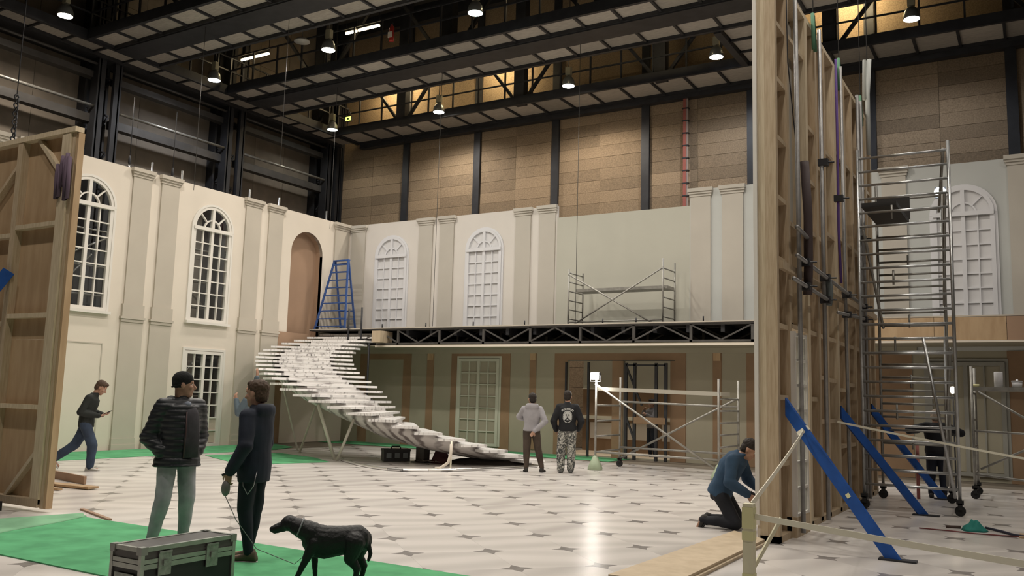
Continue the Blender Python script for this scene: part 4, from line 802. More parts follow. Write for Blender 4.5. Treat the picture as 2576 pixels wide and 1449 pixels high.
bp = thing('barrier_post', 'pale timber barrier post wrapped in yellow tape', 'post', (-1.75, 6.15, 0))
boxpart('post', 'postp', bp, -1.785, -1.715, 6.115, 6.185, .02, .965); boxpart('base', 'ply', bp, -2.0, -1.5, 5.95, 6.35, 0, .02)
for z0, z1 in ((.80, .94), (.72, .78), (.44, .5)): boxpart('tape_wrap', 'tapey', bp, -1.789, -1.711, 6.111, 6.189, z0, z1)
MB().bar((-1.75, 6.2, .50), (-1.62, 6.5, .84), .012, .03).build('stay_stick', 'postp', bp)
def tape(label, p, q, wid, sag=.02, m='tape'):
    p, q = V(p), V(q); mb = MB(); n = 10; prev = None
    pts = [p.lerp(q, k/n)-V((0, 0, sag*4*(k/n)*(1-k/n))) for k in range(n+1)]
    for a, b in zip(pts, pts[1:]): mb.bar(a, b, .006, wid)
    return tag(mb.build('barrier_tape', m), label, 'tape')
tape('cream barrier tape from the pale post up to the blue brace', (-1.75, 6.2, .95), tuple(c_), .045)
tape('cream barrier tape stretched from the pale post across the marble floor', (-1.71, 6.15, .88), (.6, 6.05, .72), .04, .01)
tape('thin cream barrier tape stretched past the tower from the tall flat', (-2.6, 13.79, 1.41), tuple(fl(2600, 1158, 1.0)), .03, .01)
e = thing('barrier_post', 'timber barrier post beyond the marble floor at the tape end', 'post', (.62, 6.05, 0)); boxpart('post', 'pine2', e, .6, .66, 6.02, 6.08, .02, .9); boxpart('base', 'ply', e, .4, .85, 5.85, 6.25, 0, .02)
q_ = fl(2600, 1158, 1.0); e = thing('barrier_post', 'timber barrier post holding the thin tape past the tower', 'post', (q_.x, q_.y, 0)); MB().box(q_.x-.02, q_.x+.04, q_.y-.03, q_.y+.03, .02, 1.1).build('post', 'pine2', e); MB().box(q_.x-.2, q_.x+.2, q_.y-.2, q_.y+.2, 0, .02).build('base', 'ply', e)
pk = thing('plank_stack', 'long pale plywood planks laid on the floor at the foot of the tall flat', 'planks', (-3.1, 9.4, 0))
for k in range(2):
    dz = .03*k; pts = [(-3.44-.02*k, 7.6), (-2.84+.03*(1-k), 7.6), (-2.86+.03*(1-k), 10.7), (-3.36, 11.15)]
    MB().hexa([(x, y, .002+dz) for x, y in pts]+[(x, y, .03+dz) for x, y in pts]).build('plank', 'ply2', pk)
for k, (p, q, w_, h_) in enumerate((((-15.6, 9.55, .07), (-13.75, 9.2, .07), .04, .13), ((-15.4, 8.6, .03), (-13.0, 8.85, .03), .2, .035), ((-15.4, 8.3, .025), (-13.2, 8.42, .025), .08, .03))):
    tag(MB().bar(p, q, w_, h_).build('timber_board', 'mdf2' if k == 0 else 'ply'), ['reddish board standing on edge on the floor behind the plywood flat', 'flat brown board lying beside the edge-on board', 'thin batten lying next to the flat brown board'][k], 'board')
tag(MB().bar((-11.0, 7.35, .012), (-9.9, 7.0, .012), .05, .02).build('timber_batten', 'mdf2'), 'thin reddish batten on the floor at the corner of the green carpet', 'batten')
cloth_pile('teal_rag', 'crumpled teal rag on the floor in front of the tower', -.85, 13.85, .16, .2, .15, mat('teal rag', (.02, .20, .17), .8), seed=9)
for k, (lb, pts, c) in enumerate((('dark cable lying on the floor beside the teal rag', [(-1.2, 13.9, .015), (-1.02, 13.95, .02)], (.08, .05, .04)), ('thin red cable trailing across the floor by the teal rag', [(-1.5, 13.5, .012), (-1.1, 13.5, .012), (-.8, 13.45, .012), (-.3, 13.55, .012), (.3, 13.4, .012)], (.18, .05, .05)), ('dark strap lying beyond the teal rag', [(-.72, 14.05, .03), (-.5, 13.85, .02), (-.35, 13.6, .018), (-.1, 13.55, .018), (.1, 13.6, .018)], (.03, .03, .05)))):
    tag(MB().path(pts, [.022, .009, .018][k]).build('floor_cable', mat('cable %d' % k, c, .7), None, True), lb, 'cable')
# hanging lines and chains
for k, (x, y, z0, lb) in enumerate(((-10.9, 21.55, 3.7, 'thin steel line hanging from the gantry to the gallery scaffold'), (-15.7, 21.5, 3.7, 'thin steel line hanging in front of the pilaster pair'), (-19.6, 21.0, 6.9, 'thin steel line hanging above the corner of the walls'), (-19.6, 15.6, 7.0, 'thin steel line hanging over the cream window wall'), (-17.2, 16.4, 7.6, 'thin steel line hanging under the twin-strip gantry'))):
    tag(tubepart('hanging_line', 'steel2', None, (x, y, z0), (x, y, 11.95), .008, 5), lb, 'line')
ch = thing('chain_hoist', 'dark chain hoist hanging above the plywood flat', 'hoist', (-20.0, 10.83, 7.2)); tubepart('wire', 'steel', ch, (-20, 10.85, 8.2), (-20, 10.85, 11.7), .012, 5)
for k in range(12): MB().path([(-20+.05*math.cos(a), 10.85+.02, 8.2-.1*k+.06*math.sin(a)) for a in [2*PI*j/8 for j in range(8)]] if k % 2 else [(-20, 10.85+.05*math.cos(a), 8.2-.1*k+.06*math.sin(a)) for a in [2*PI*j/8 for j in range(8)]], .018, 5, True).build('link', 'steel', ch, True)
for k, y in enumerate((14.7, 16.1)):
    t = thing('wall_hook', ['dark wire hook above the first pilaster pair', 'dark wire hook above the plain part of the cream wall'][k], 'hook', (-21.2, y, 7.5)); tubepart('wire', 'steel', t, (-21.2, y, 7.9), (-21.2, y, 9.6), .012, 5); MB().ball((-21.2, y, 7.8), (.04, .04, .14)).build('hook', 'steel', t, True); tubepart('eye', 'alu', t, (-21.2, y, 7.5), (-21.2, y, 7.68), .03, 6)
# ------------------------------------------------------------------ people
TS = bpy.data.scenes.new('tmp_scene')
def remesh(mb, voxel, name, amp=0., freq=8., quilt=None, smooth=4):
    me = mb.mesh(name); o = bpy.data.objects.new(name, me); TS.collection.objects.link(o)
    md = o.modifiers.new('r', 'REMESH'); md.mode = 'VOXEL'; md.voxel_size = voxel
    ms = o.modifiers.new('s', 'SMOOTH'); ms.iterations = smooth; ms.factor = .5
    vl = TS.view_layers[0]; vl.update(); r = bpy.data.meshes.new_from_object(o.evaluated_get(vl.depsgraph))
    bpy.data.objects.remove(o); bpy.data.meshes.remove(me); r.name = name
    if amp or quilt:
        ns = [v.normal.copy() for v in r.vertices]
        for v, n in zip(r.vertices, ns):
            d = 0.
            if amp: d += amp*noise.noise(v.co*freq)+amp*.5*noise.noise(V((v.co.x*freq*2.3, v.co.y*freq*2.3, v.co.z*freq*1.2+7)))
            if quilt: d += quilt[0]*(abs(math.sin(v.co.z*PI/quilt[1]))**.6-.6)
            v.co += n*d
    r.polygons.foreach_set('use_smooth', [True]*len(r.polygons)); return r
def ell(c, side, front, rs, rf, n=20): return [c+side*(rs*math.cos(2*PI*i/n))+front*(rf*math.sin(2*PI*i/n)) for i in range(n)]
def default_pose(h):
    k = h/1.78; P = dict(pel=(0, 0, .96), wai=(0, 0, 1.1), che=(0, 0, 1.30), nek=(-.01, 0, 1.50), head=(.02, 0, 1.665), hipL=(0, .095, .93), hipR=(0, -.095, .93), kneL=(.02, .11, .5), kneR=(.02, -.11, .5), ankL=(-.02, .12, .075), ankR=(-.02, -.12, .075),
                         shL=(0, .185, 1.44), shR=(0, -.185, 1.44), elL=(-.03, .25, 1.15), elR=(-.03, -.25, 1.15), wrL=(.04, .27, .9), wrR=(.04, -.27, .9))
    return {a: V(b)*k for a, b in P.items()}
def hand(mb, w, fdir, palm, sidev, curl=.5, s=1.0):
    f = V(fdir).normalized(); n = V(palm); n = (n-f*n.dot(f)).normalized(); sd = V(sidev); sd = (sd-f*sd.dot(f)-n*sd.dot(n)).normalized()   # sd: towards the thumb
    mb.loft([ell(w+f*t, sd, n, a*s, b*s, 12) for t, a, b in ((-.01, .026, .02), (.02, .034, .018), (.06, .04, .016), (.09, .038, .014), (.098, .03, .01))])
    for i, (o, l) in enumerate(((.03, .072), (.01, .08), (-.01, .074), (-.029, .06))):
        p = w+f*.088+sd*o*s; a = curl*.7; d1 = f*math.cos(a)+n*math.sin(a); q = p+d1*l*.52; a2 = curl*1.6; d2 = f*math.cos(a2)+n*math.sin(a2); mb.cap(p, q, .0098, .0095, 8); mb.cap(q, q+d2*l*.5, .0095, .0085, 8)
    p = w+f*.03+sd*.03*s; q = p+(f*.65+sd*.7+n*.3).normalized()*.045; mb.cap(p, q, .013, .0115, 8); mb.cap(q, q+(f*.9+sd*.15+n*.45).normalized()*.035, .0115, .0095, 8)
def torso(mb, P, inf, zhem=None, hemr=0., belly=0.):
    sh = (P['shL']-P['shR']).normalized(); sp = (P['hipL']-P['hipR']).normalized()
    pts = [(P['pel']-(P['wai']-P['pel']).normalized()*.11, sp, .125, .095), (P['pel'], sp, .165, .118), (P['wai'], sp.lerp(sh, .4), .145, .105+belly), (P['che'], sh, .168, .118), (P['nek'].lerp(P['che'], .32), sh, .165, .10), (P['nek'].lerp(P['che'], .06), sh, .095, .075), (P['nek']+(P['head']-P['nek'])*.15, sh, .06, .06)]
    if zhem is not None: pts[0] = (P['pel']-(P['wai']-P['pel']).normalized()*zhem, sp, .155+hemr, .115+hemr)
    rings = []
    for i, (c, s, a, b) in enumerate(pts):
        ax = (pts[min(i+1, len(pts)-1)][0]-pts[max(i-1, 0)][0]).normalized(); s = (s-ax*s.dot(ax)).normalized(); fr = s.cross(ax).normalized()
        k = inf if i < 5 else inf*.6
        rings.append(ell(c, s, fr, a+k, b+k))
    mb.loft(rings)
    for s in 'LR': mb.cap(P['nek'].lerp(P['che'], .36), P['sh'+s], .068+inf*.7, .056+inf*.7)
def headrot(yaw, pitch, roll=0.): return Matrix.Rotation(yaw, 3, 'Z') @ Matrix.Rotation(pitch, 3, 'Y') @ Matrix.Rotation(roll, 3, 'X')
def head(mb, c, R, k=1.0):
    T = lambda x, y, z: c+R @ (V((x, y, z))*k)
    mb.ball(T(-.008, 0, .035), (.098*k, .077*k, .092*k), 18, 10, R); mb.ball(T(.03, 0, -.03), (.062*k, .06*k, .088*k), 14, 8, R); mb.ball(T(.058, 0, -.092), (.032*k, .034*k, .026*k), 10, 6, R)
    mb.cap(T(.088, 0, .012), T(.112, 0, -.026), .010*k, .0155*k, 8); mb.ball(T(.096, 0, -.034), (.014*k, .02*k, .010*k), 8, 5, R)
    mb.cap(T(.08, -.034, .03), T(.08, .034, .03), .014*k, .014*k, 8); mb.ball(T(.084, 0, -.06), (.012*k, .026*k, .007*k), 10, 5, R); mb.ball(T(.082, 0, -.071), (.012*k, .022*k, .007*k), 10, 5, R)
    for s in (-1, 1): mb.ball(T(-.005, s*.079, -.005), (.021*k, .010*k, .032*k), 10, 6, R); mb.ball(T(.066, s*.04, -.02), (.026*k, .024*k, .026*k), 8, 5, R)
SKIN = mat('skin', (.42, .25, .175), .55, 0, .12, 18., spec=.3)
def shoe(m, sole, par, ank, d, k=1.0, tilt=0.):
    d = V(d).normalized(); s = V((0, 0, 1)).cross(d); s = s.normalized() if s.length > .01 else V((0, 1, 0)); u = d.cross(s); c = ank-u*.055
    mb = MB(); rings = []
    for t, w, zt_, zb in ((-.085, .028, .03, -.02), (-.07, .038, .075, -.02), (-.02, .04, .085, -.02), (.04, .042, .06, -.02), (.1, .048, .035, -.02), (.15, .045, .02, -.02), (.185, .026, .006, -.018)):
        ct = c+d*t; rings.append([ct+s*(w*math.cos(a))+u*((zt_+zb)/2+(zt_-zb)/2*math.sin(a)) for a in [2*PI*i/14 for i in range(14)]])
    o = mb.loft(rings).build('shoe', m, par, True, False)
    mb = MB(); rings = [[c+d*t+s*(w*math.cos(a))+u*(-.018+.008*math.sin(a)) for a in [2*PI*i/12 for i in range(12)]] for t, w in ((-.09, .02), (-.07, .042), (.0, .044), (.1, .052), (.16, .045), (.19, .02))]
    mb.loft(rings).build('sole', sole, o, True, False)
def person(label, loc, hd, P, top, legs, shoes, hair, yaw=0., pitch=0., roll=0., infl=.028, linf=.022, hem=.06, hemr=0., hood=None, hands=None, toes=None, quilt=None, cut=True, beanie=None, collar=True, hk=1.09, belly=0., sleeves=True, vox=.011, eyes=True, ankr=.055):
    rz = math.atan2(hd[1], hd[0]); R = headrot(yaw, pitch, roll); hands = hands or {}; toes = toes or {}
    b = MB(); torso(b, P, -.004); head(b, P['head'], R, hk)
    b.cap(P['nek']-V((0, 0, .04)), P['head']+R @ V((-.03, 0, -.05)), .062, .055)
    for s in 'LR':
        b.cap(P['sh'+s], P['el'+s], .05, .042); b.cap(P['el'+s], P['wr'+s], .042, .029); b.cap(P['hip'+s], P['kne'+s], .082, .055); b.cap(P['kne'+s], P['ank'+s], .055, .038)
        t = V(toes.get(s, (1, 0, 0))).normalized(); b.cap(P['ank'+s]-V((0, 0, .03)), P['ank'+s]+t*.13-V((0, 0, .045)), .034, .026)
        fd, pn, sv, cu = hands.get(s, ((P['wr'+s]-P['el'+s]).normalized(), (0, -1 if s == 'L' else 1, 0), (1, 0, 0), .6)); hand(b, P['wr'+s], fd, pn, sv, cu)
    me = remesh(b, .0085, 'person'); me.materials.append(SKIN)
    o = bpy.data.objects.new('person', me); COL.objects.link(o); o.location = loc; o.rotation_euler = (0, 0, rz); tag(o, label, 'person'); o['_o'] = (0, 0, 0)
    def cl(name, mb, m, amp=.007, fr=7., v=vox, q=None, sm=9):
        r = remesh(mb, v, name, amp, fr, q, sm); r.materials.append(m); c = bpy.data.objects.new(name, r); COL.objects.link(c); c.parent = o; return c
    t = MB(); torso(t, P, infl, hem, hemr, belly)
    for s in 'LR':
        t.cap(P['sh'+s], P['el'+s], .054+infl*.7, .048+infl*.6); e = P['wr'+s]+(P['el'+s]-P['wr'+s]).normalized()*.012; t.cap(P['el'+s], e, .05+infl*.7, .038+infl*.45)
    if collar: t.loft([ell(P['nek']+(P['head']-P['nek'])*a, V((0, 1, 0)), V((1, 0, 0)), r, r) for a, r in ((-.1, .10), (.12, .085), (.3, .073), (.38, .068))])
    if hood:
        for y in (-.10, -.08, -.06, -.04, -.02, 0, .02, .04, .06, .08, .10): t.ball(P['nek']+V((-.07-.035*math.cos(y*14), y, .0)), (.055, .055, .075))
    tp = cl('jacket' if quilt or hood else 'sweater', t, top, q=quilt)
    l = MB()
    sp = (P['hipL']-P['hipR']).normalized(); ax = (P['wai']-P['pel']).normalized()
    l.loft([ell(c, sp, sp.cross(ax).normalized(), a, r) for c, a, r in ((P['pel']-ax*.13, .10, .085), (P['pel']-ax*.06, .165, .118), (P['pel'], .175, .128), (P['wai']-ax*.02, .158, .115))])
    for s in 'LR':
        l.cap(P['hip'+s], P['kne'+s], .09+linf*.6, .062+linf); e = P['ank'+s]+(P['kne'+s]-P['ank'+s]).normalized()*.015; l.cap(P['kne'+s], e, .062+linf, ankr)
    cl('trousers', l, legs, .007, 7.)
    for s in 'LR': shoe(shoes[0], shoes[1], o, P['ank'+s], toes.get(s, (1, 0, 0)))
    if beanie:
        h = MB(); T = lambda x, y, z: P['head']+R @ V((x, y, z)); h.ball(T(-.012, 0, .058), (.112, .093, .095), 18, 10, R); h.ball(T(-.03, 0, .02), (.09, .088, .065), 18, 10, R)
        bo = cl('beanie', h, beanie, .002, 30., .009); hb_ = MB(); rg = [T(-.018+.094*math.cos(a), .08*math.sin(a), .008+.026*math.cos(a)) for a in [2*PI*i/24 for i in range(24)]]; hb_.path(rg, .011, 8, True).build('cuff', beanie, bo, True, False)
    if hair:
        h = MB(); T = lambda x, y, z: P['head']+R @ (V((x, y, z))*hk); h.ball(T(-.018, 0, .055), (.104*hk, .084*hk, .086*hk), 18, 10, R); h.ball(T(-.05, 0, .0), (.064*hk, .078*hk, .085*hk), 16, 8, R); h.ball(T(.045, 0, .10), (.05*hk, .06*hk, .03*hk), 12, 6, R)
        cl('hair', h, hair, .006, 45., .009, sm=3)
    if eyes:
        for s in (-1, 1):
            e = MB().ball(P['head']+R @ V((.083, s*.032, .008)), (.011, .014, .009), 10, 6, R).build('eye', mat('eye white', (.55, .52, .48), .3), o, True, False); MB().ball(P['head']+R @ V((.0925, s*.032, .008)), (.004, .006, .006), 8, 5, R).build('iris', mat('iris', (.02, .015, .01), .3), e, True, False)
    return o
def cam2(loc): d = V((-loc[0], -loc[1])).normalized(); return d, V((-d.y, d.x))      # towards the camera, image right
jeans_l = mat('light denim', (.43, .42, .47), .8, 0, .35, 5., .15); jeans_d = mat('dark denim', (.035, .055, .095), .8, 0, .3, 6., .15); navy = mat('navy cloth', (.012, .018, .036), .75, 0, .3, 6., .1); puffer = mat('charcoal nylon', (.022, .025, .03), .42, 0, .3, 6., .1)
brown_h = mat('brown hair', (.085, .05, .03), .7, 0, .4, 60., .4); dark_h = mat('dark hair', (.025, .018, .014), .7, 0, .4, 60., .4)
# man in a beanie
L_ = (-7.8, 6.25, 0); tc_, ir = cam2(L_); P = default_pose(1.79)
P.update(elL=V((-.08, .275, 1.14)), elR=V((-.09, -.285, 1.13)), wrL=V((.04, .20, .985)), wrR=V((.045, -.20, .985)), kneL=V((.03, .12, .5)), kneR=V((.05, -.15, .5)), ankL=V((-.02, .13, .075)), ankR=V((.0, -.22, .075)))
hm = person('man in black beanie and open quilted jacket, hands in jeans pockets', L_, tc_*.90+ir*.43, P, puffer, jeans_l, (mat('grey trainer', (.12, .12, .12), .6), mat('pale sole', (.5, .5, .47), .6)), None, yaw=1.12, infl=.06, hem=.13, hemr=.03, quilt=(.011, .062), beanie=mat('black knit', (.008, .009, .009), .9, 0, .3, 60., .4), hands={'L': ((0, -.6, -.8), (0, -1, 0), (1, 0, 0), .4), 'R': ((0, .6, -.8), (0, 1, 0), (1, 0, 0), .4)}, toes={'L': (1, .15, 0), 'R': (1, -.3, 0)}, belly=.02)
sw = MB(); rings = []
for z, hw, x in ((.93, .085, .188), (1.1, .085, .187), (1.25, .08, .186), (1.38, .07, .168), (1.47, .045, .12)):
    rings.append([V((x+.012*math.cos(a), .05+hw*math.sin(a), z)) for a in [2*PI*i/12 for i in range(12)]])
sw.loft(rings).build('shirt', mat('grey fleece', (.05, .047, .055), .85, 0, .3, 9., .2), hm, True, False); MB().ball((.115, .015, 1.475), (.03, .04, .035)).build('undershirt', mat('blue grey tee', (.22, .25, .31), .8), hm, True, False)
for s in (-1, 1): MB().ball((-.07+.01*abs(s), s*.085, 1.515), (.08, .06, .05)).build('hood', mat('grey hood', (.10, .105, .11), .85), hm, True, False)
MB().path([(.225, -.045, .93), (.235, -.04, 1.2), (.20, -.03, 1.4)], .006).build('zip', mat('dark zip', (.05, .022, .022), .6), hm, True, False)
# man in navy with the lead
L_ = (-6.64, 6.23, .012); tc_, ir = cam2(L_); P = default_pose(1.70); hd = -ir*.86-tc_*.5
P.update(elL=V((-.05, .27, 1.10)), wrL=V((.10, .27, .85)), elR=V((.02, -.24, 1.1)), wrR=V((.18, -.17, .95)), kneL=V((.03, .07, .48)), kneR=V((.0, -.07, .48)), ankL=V((-.04, .07, .075)), ankR=V((.06, -.08, .075)))
nm = person('man in long navy hooded coat holding a dog lead', L_, hd, P, navy, mat('dark trousers', (.012, .016, .028), .8, 0, .3, 6.), (mat('brown suede', (.13, .10, .07), .85), mat('pale sole', (.5, .5, .47), .6)), brown_h, yaw=-.05, pitch=.02, infl=.038, hem=.17, hemr=-.01, hood=True, hands={'L': ((.15, 0, -1), (0, -1, 0), (1, .1, 0), 1.1)}, toes={'L': (1, .1, 0), 'R': (1, -.1, 0)}, ankr=.05, linf=.012)
ch = P['wrL']+V((.03, 0, -.09)); lead = thing('dog_lead', 'grey retractable lead in the hand of the man in navy', 'lead', (0, 0, 0))
rz = math.atan2(hd.y, hd.x); W_ = lambda p: V(L_)+Matrix.Rotation(rz, 3, 'Z') @ V(p)
lw = W_(ch); lead.location = lw; lead['_o'] = tuple(lw)
mb = MB(); mb.ball(lw-V((0, 0, .06)), (.05, .035, .075), 14, 8); mb.build('reel', mat('grey reel', (.17, .16, .16), .5), lead, True); MB().path([lw+V((0, 0, .01)), lw+V((.03, .03, .05)), lw+V((.02, .02, .09)), lw+V((-.03, -.03, .06))], .012).build('grip', 'blk', lead, True)
MB().path([lw-V((0, 0, .13)), lw+V((.10, .06, -.35)), lw+V((.25, .2, -.62)), lw+V((.6, .35, -.74)), lw+V((.95, .2, -.55)), (-5.50, 5.80, .47)], .004, 5).build('cord', mat('grey cord', (.2, .2, .2), .6), lead, True)
hx_ = [W_(p) for p in ((.02, .155, .92), (.0, .17, .75), (-.05, .165, .66), (-.1, .15, .75), (-.12, .13, .9))]; MB().path(hx_, .005, 5).build('pocket_chain', mat('silver chain', (.4, .4, .42), .3, .8), nm, True, False) if False else None
MB().path([(.02, .17, .86), (.0, .18, .72), (-.05, .175, .64), (-.1, .165, .72), (-.12, .15, .86)], .005, 5).build('pocket_chain', mat('silver chain', (.4, .4, .42), .3, .8), nm, True, False)
# walking man with a phone
L_ = (-16.05, 10.66, 0); tc_, ir = cam2(L_); P = default_pose(1.76)
P.update(pel=V((0, 0, .93)), hipL=V((0, .09, .90)), hipR=V((0, -.09, .90)), nek=V((.10, 0, 1.45)), che=V((.04, 0, 1.27)), head=V((.21, 0, 1.60)), shL=V((.07, .18, 1.40)), shR=V((.05, -.19, 1.40)), elL=V((.05, .24, 1.12)), elR=V((-.07, -.25, 1.12)), wrL=V((.27, .08, 1.08)), wrR=V((.24, -.10, 1.06)), kneR=V((.16, -.10, .49)), ankR=V((.15, -.10, .075)), kneL=V((-.18, .10, .50)), ankL=V((-.56, .10, .2)))
wm = person('walking man in dark shirt looking down at a phone', L_, ir*.97+tc_*.2, P, mat('dark green shirt', (.018, .022, .02), .8, 0, .3, 6., .1), jeans_d, (mat('white trainer', (.50, .49, .45), .6), mat('pale sole', (.5, .5, .47), .6)), brown_h, pitch=.55, infl=.03, hem=.1, linf=.035, ankr=.075, hands={'L': ((1, -.2, .1), (0, 0, 1), (0, -1, 0), .8), 'R': ((1, .3, .1), (0, 0, 1), (0, 1, 0), .8)}, toes={'R': (1, -.05, 0), 'L': (.75, 0, -.6)})
ph = thing('phone', 'black phone held in both hands of the walking man', 'phone', (0, 0, 0)); ph.location = L_; ph.rotation_euler = (0, 0, math.atan2((ir*.97+tc_*.2).y, (ir*.97+tc_*.2).x)); ph['_o'] = (0, 0, 0)
MB().bar((.32, -.01, 1.10), (.45, -.01, 1.16), .075, .012).build('case', 'blk', ph, world=False); MB().bar((.33, -.01, 1.112), (.44, -.01, 1.163), .066, .006).build('screen', mat('phone screen', (.05, .06, .08), .1), ph, world=False)
# man with a raised arm by the stair
d = ray(637, 975); q = CAM+d*16.9; L_ = (q.x, q.y, 0); tc_, ir = cam2(L_); P = default_pose(1.78)
P.update(elR=V((.2, -.32, 1.62)), wrR=V((.12, -.26, 1.90)), elL=V((.12, .24, 1.2)), wrL=V((.22, .2, 1.45)))
person('man in blue grey shirt reaching up towards the stair treads, mostly hidden', L_, -ir*.8-tc_*.6, P, mat('blue grey shirt', (.10, .14, .17), .8, 0, .2, 6.), jeans_d, (mat('grey trainer', (.12, .12, .12), .6), mat('pale sole', (.5, .5, .47), .6)), brown_h, pitch=-.2, hands={'R': ((-.1, .1, 1), (1, 0, 0), (0, -1, 0), .3)})
# two men looking at the far wall
L_ = (-9.8, 17.31, 0); tc_, ir = cam2(L_); P = default_pose(1.71)
P.update(elR=V((-.12, -.30, 1.12)), wrR=V((-.19, -.06, .90)), elL=V((.1, .29, 1.2)), wrL=V((.25, .12, 1.15)), kneL=V((.0, .10, .48)), kneR=V((.0, -.16, .48)), ankL=V((-.02, .10, .075)), ankR=V((.0, -.25, .075)))
person('man in pale grey hoodie seen from behind, one hand behind his back', L_, -tc_, P, mat('pale grey jersey', (.34, .33, .35), .85, 0, .12, 6., .1), mat('brown work trousers', (.075, .055, .042), .85, 0, .4, 5.), (mat('dark shoe', (.03, .028, .025), .7), mat('dark sole', (.03, .03, .03), .7)), dark_h, yaw=.25, hood=True, infl=.03, hem=.03, hands={'R': ((-.15, .6, -.8), (-1, 0, 0), (0, 0, -1), .7)}, toes={'L': (1, .2, 0), 'R': (1, -.35, 0)})
camo = bpy.data.materials.new('grey camouflage'); camo.use_nodes = True; nt = camo.node_tree; tcn = nt.nodes.new('ShaderNodeTexCoord'); nz = nt.nodes.new('ShaderNodeTexNoise'); nz.inputs['Scale'].default_value = 13; nz.inputs['Detail'].default_value = 1.5; nz.inputs['Distortion'].default_value = 1.2
cr = nt.nodes.new('ShaderNodeValToRGB'); cr.color_ramp.interpolation = 'CONSTANT'; els = cr.color_ramp.elements; els[0].color = (.05, .055, .055, 1); els[1].position = .43; els[1].color = (.19, .19, .17, 1); e_ = els.new(.52); e_.color = (.47, .47, .43, 1); e_ = els.new(.60); e_.color = (.10, .10, .095, 1)
nt.links.new(tcn.outputs['Object'], nz.inputs['Vector']); nt.links.new(nz.outputs[0], cr.inputs[0]); nt.links.new(cr.outputs[0], nt.nodes['Principled BSDF'].inputs['Base Color']); nt.nodes['Principled BSDF'].inputs['Roughness'].default_value = .85
L_ = (-9.09, 17.67, 0); tc_, ir = cam2(L_); P = default_pose(1.79)
P.update(elR=V((-.03, -.31, 1.14)), wrR=V((.12, -.24, .95)), elL=V((-.03, .31, 1.14)), wrL=V((.10, .25, .93)), ankL=V((-.02, .13, .075)), ankR=V((0, -.09, .075)), kneL=V((.02, .13, .5)), kneR=V((.02, -.10, .5)))
cm = person('man in black sweatshirt with white back emblem and grey camouflage trousers', L_, -tc_, P, mat('black jersey', (.010, .011, .014), .8, 0, .3, 6., .1), camo, (mat('grey boot', (.10, .10, .10), .7), mat('dark sole', (.03, .03, .03), .7)), dark_h, yaw=-.2, infl=.042, hem=.05, linf=.04, ankr=.085)
wh = mat('white print', (.55, .56, .54), .7)
def on_back(mb, name, m=wh):                                    # wrap flat print (y, z) onto the back of the sweatshirt
    vs = []
    for x, y, z in mb.v: vs.append((-.172-.0+.9*y*y*1.2+x*.0+(.012 if z > 1.36 else 0)+(.0), y, z))
    mb.v = vs; o_ = mb.build(name, m, cm, False, False); sm = o_.modifiers.new('t', 'SOLIDIFY'); sm.thickness = .004; sm.offset = 0; sw_ = o_.modifiers.new('wrap', 'SHRINKWRAP'); sw_.target = [c for c in cm.children if c.name.startswith('sweater')][0]; sw_.wrap_method = 'PROJECT'; sw_.use_project_x = True; sw_.use_project_y = False; sw_.use_project_z = False; sw_.use_negative_direction = True; sw_.use_positive_direction = True; sw_.offset = .004; return o_
def patch(poly, n=1): return poly
def grid_patch(f, y0, y1, z0, z1, ny, nz):
    mb = MB(); vs = []; idx = {}
    for i in range(ny):
        for j in range(nz):
            a, b, c, d = y0+(y1-y0)*i/ny, y0+(y1-y0)*(i+1)/ny, z0+(z1-z0)*j/nz, z0+(z1-z0)*(j+1)/nz
            if f((a+b)/2, (c+d)/2):
                q = []
                for p in ((a, c), (b, c), (b, d), (a, d)):
                    k = (round(p[0], 4), round(p[1], 4))
                    if k not in idx: idx[k] = len(mb.v); mb.v.append((0, p[0], p[1]))
                    q.append(idx[k])
                mb.f.append(tuple(q))
    return mb
def emblem(y, z):
    e = (y/.105)**2+((z-1.24)/.135)**2
    if e > 1: return False
    if .72 < e < .80: return False
    if e >= .80: return not (z > 1.15 and noise.noise(V((y*80, z*80, 3))) > .1 and z < 1.18)
    for cy, cz, r in ((-.03, 1.275, .02), (.03, 1.275, .02), (0, 1.235, .016)):
        if abs(y-cy)+abs(z-cz)*.8 < r: return False
    if abs(z-1.19+abs(y)*.9-.02) < .014: return False
    if z < 1.165 and abs(y) < .05: return False
    return True
on_back(grid_patch(emblem, -.11, .11, 1.1, 1.38, 26, 34), 'back_emblem')
def arc(y, z):
    r = math.hypot(y, z-1.22); a = math.atan2(y, z-1.22)
    return .172 < r < .212 and abs(a) < .72 and (int((a+.72)/.072) % 2 == 0 or r > .203 or r < .18)
on_back(grid_patch(arc, -.16, .16, 1.34, 1.44, 44, 18), 'arched_lettering')
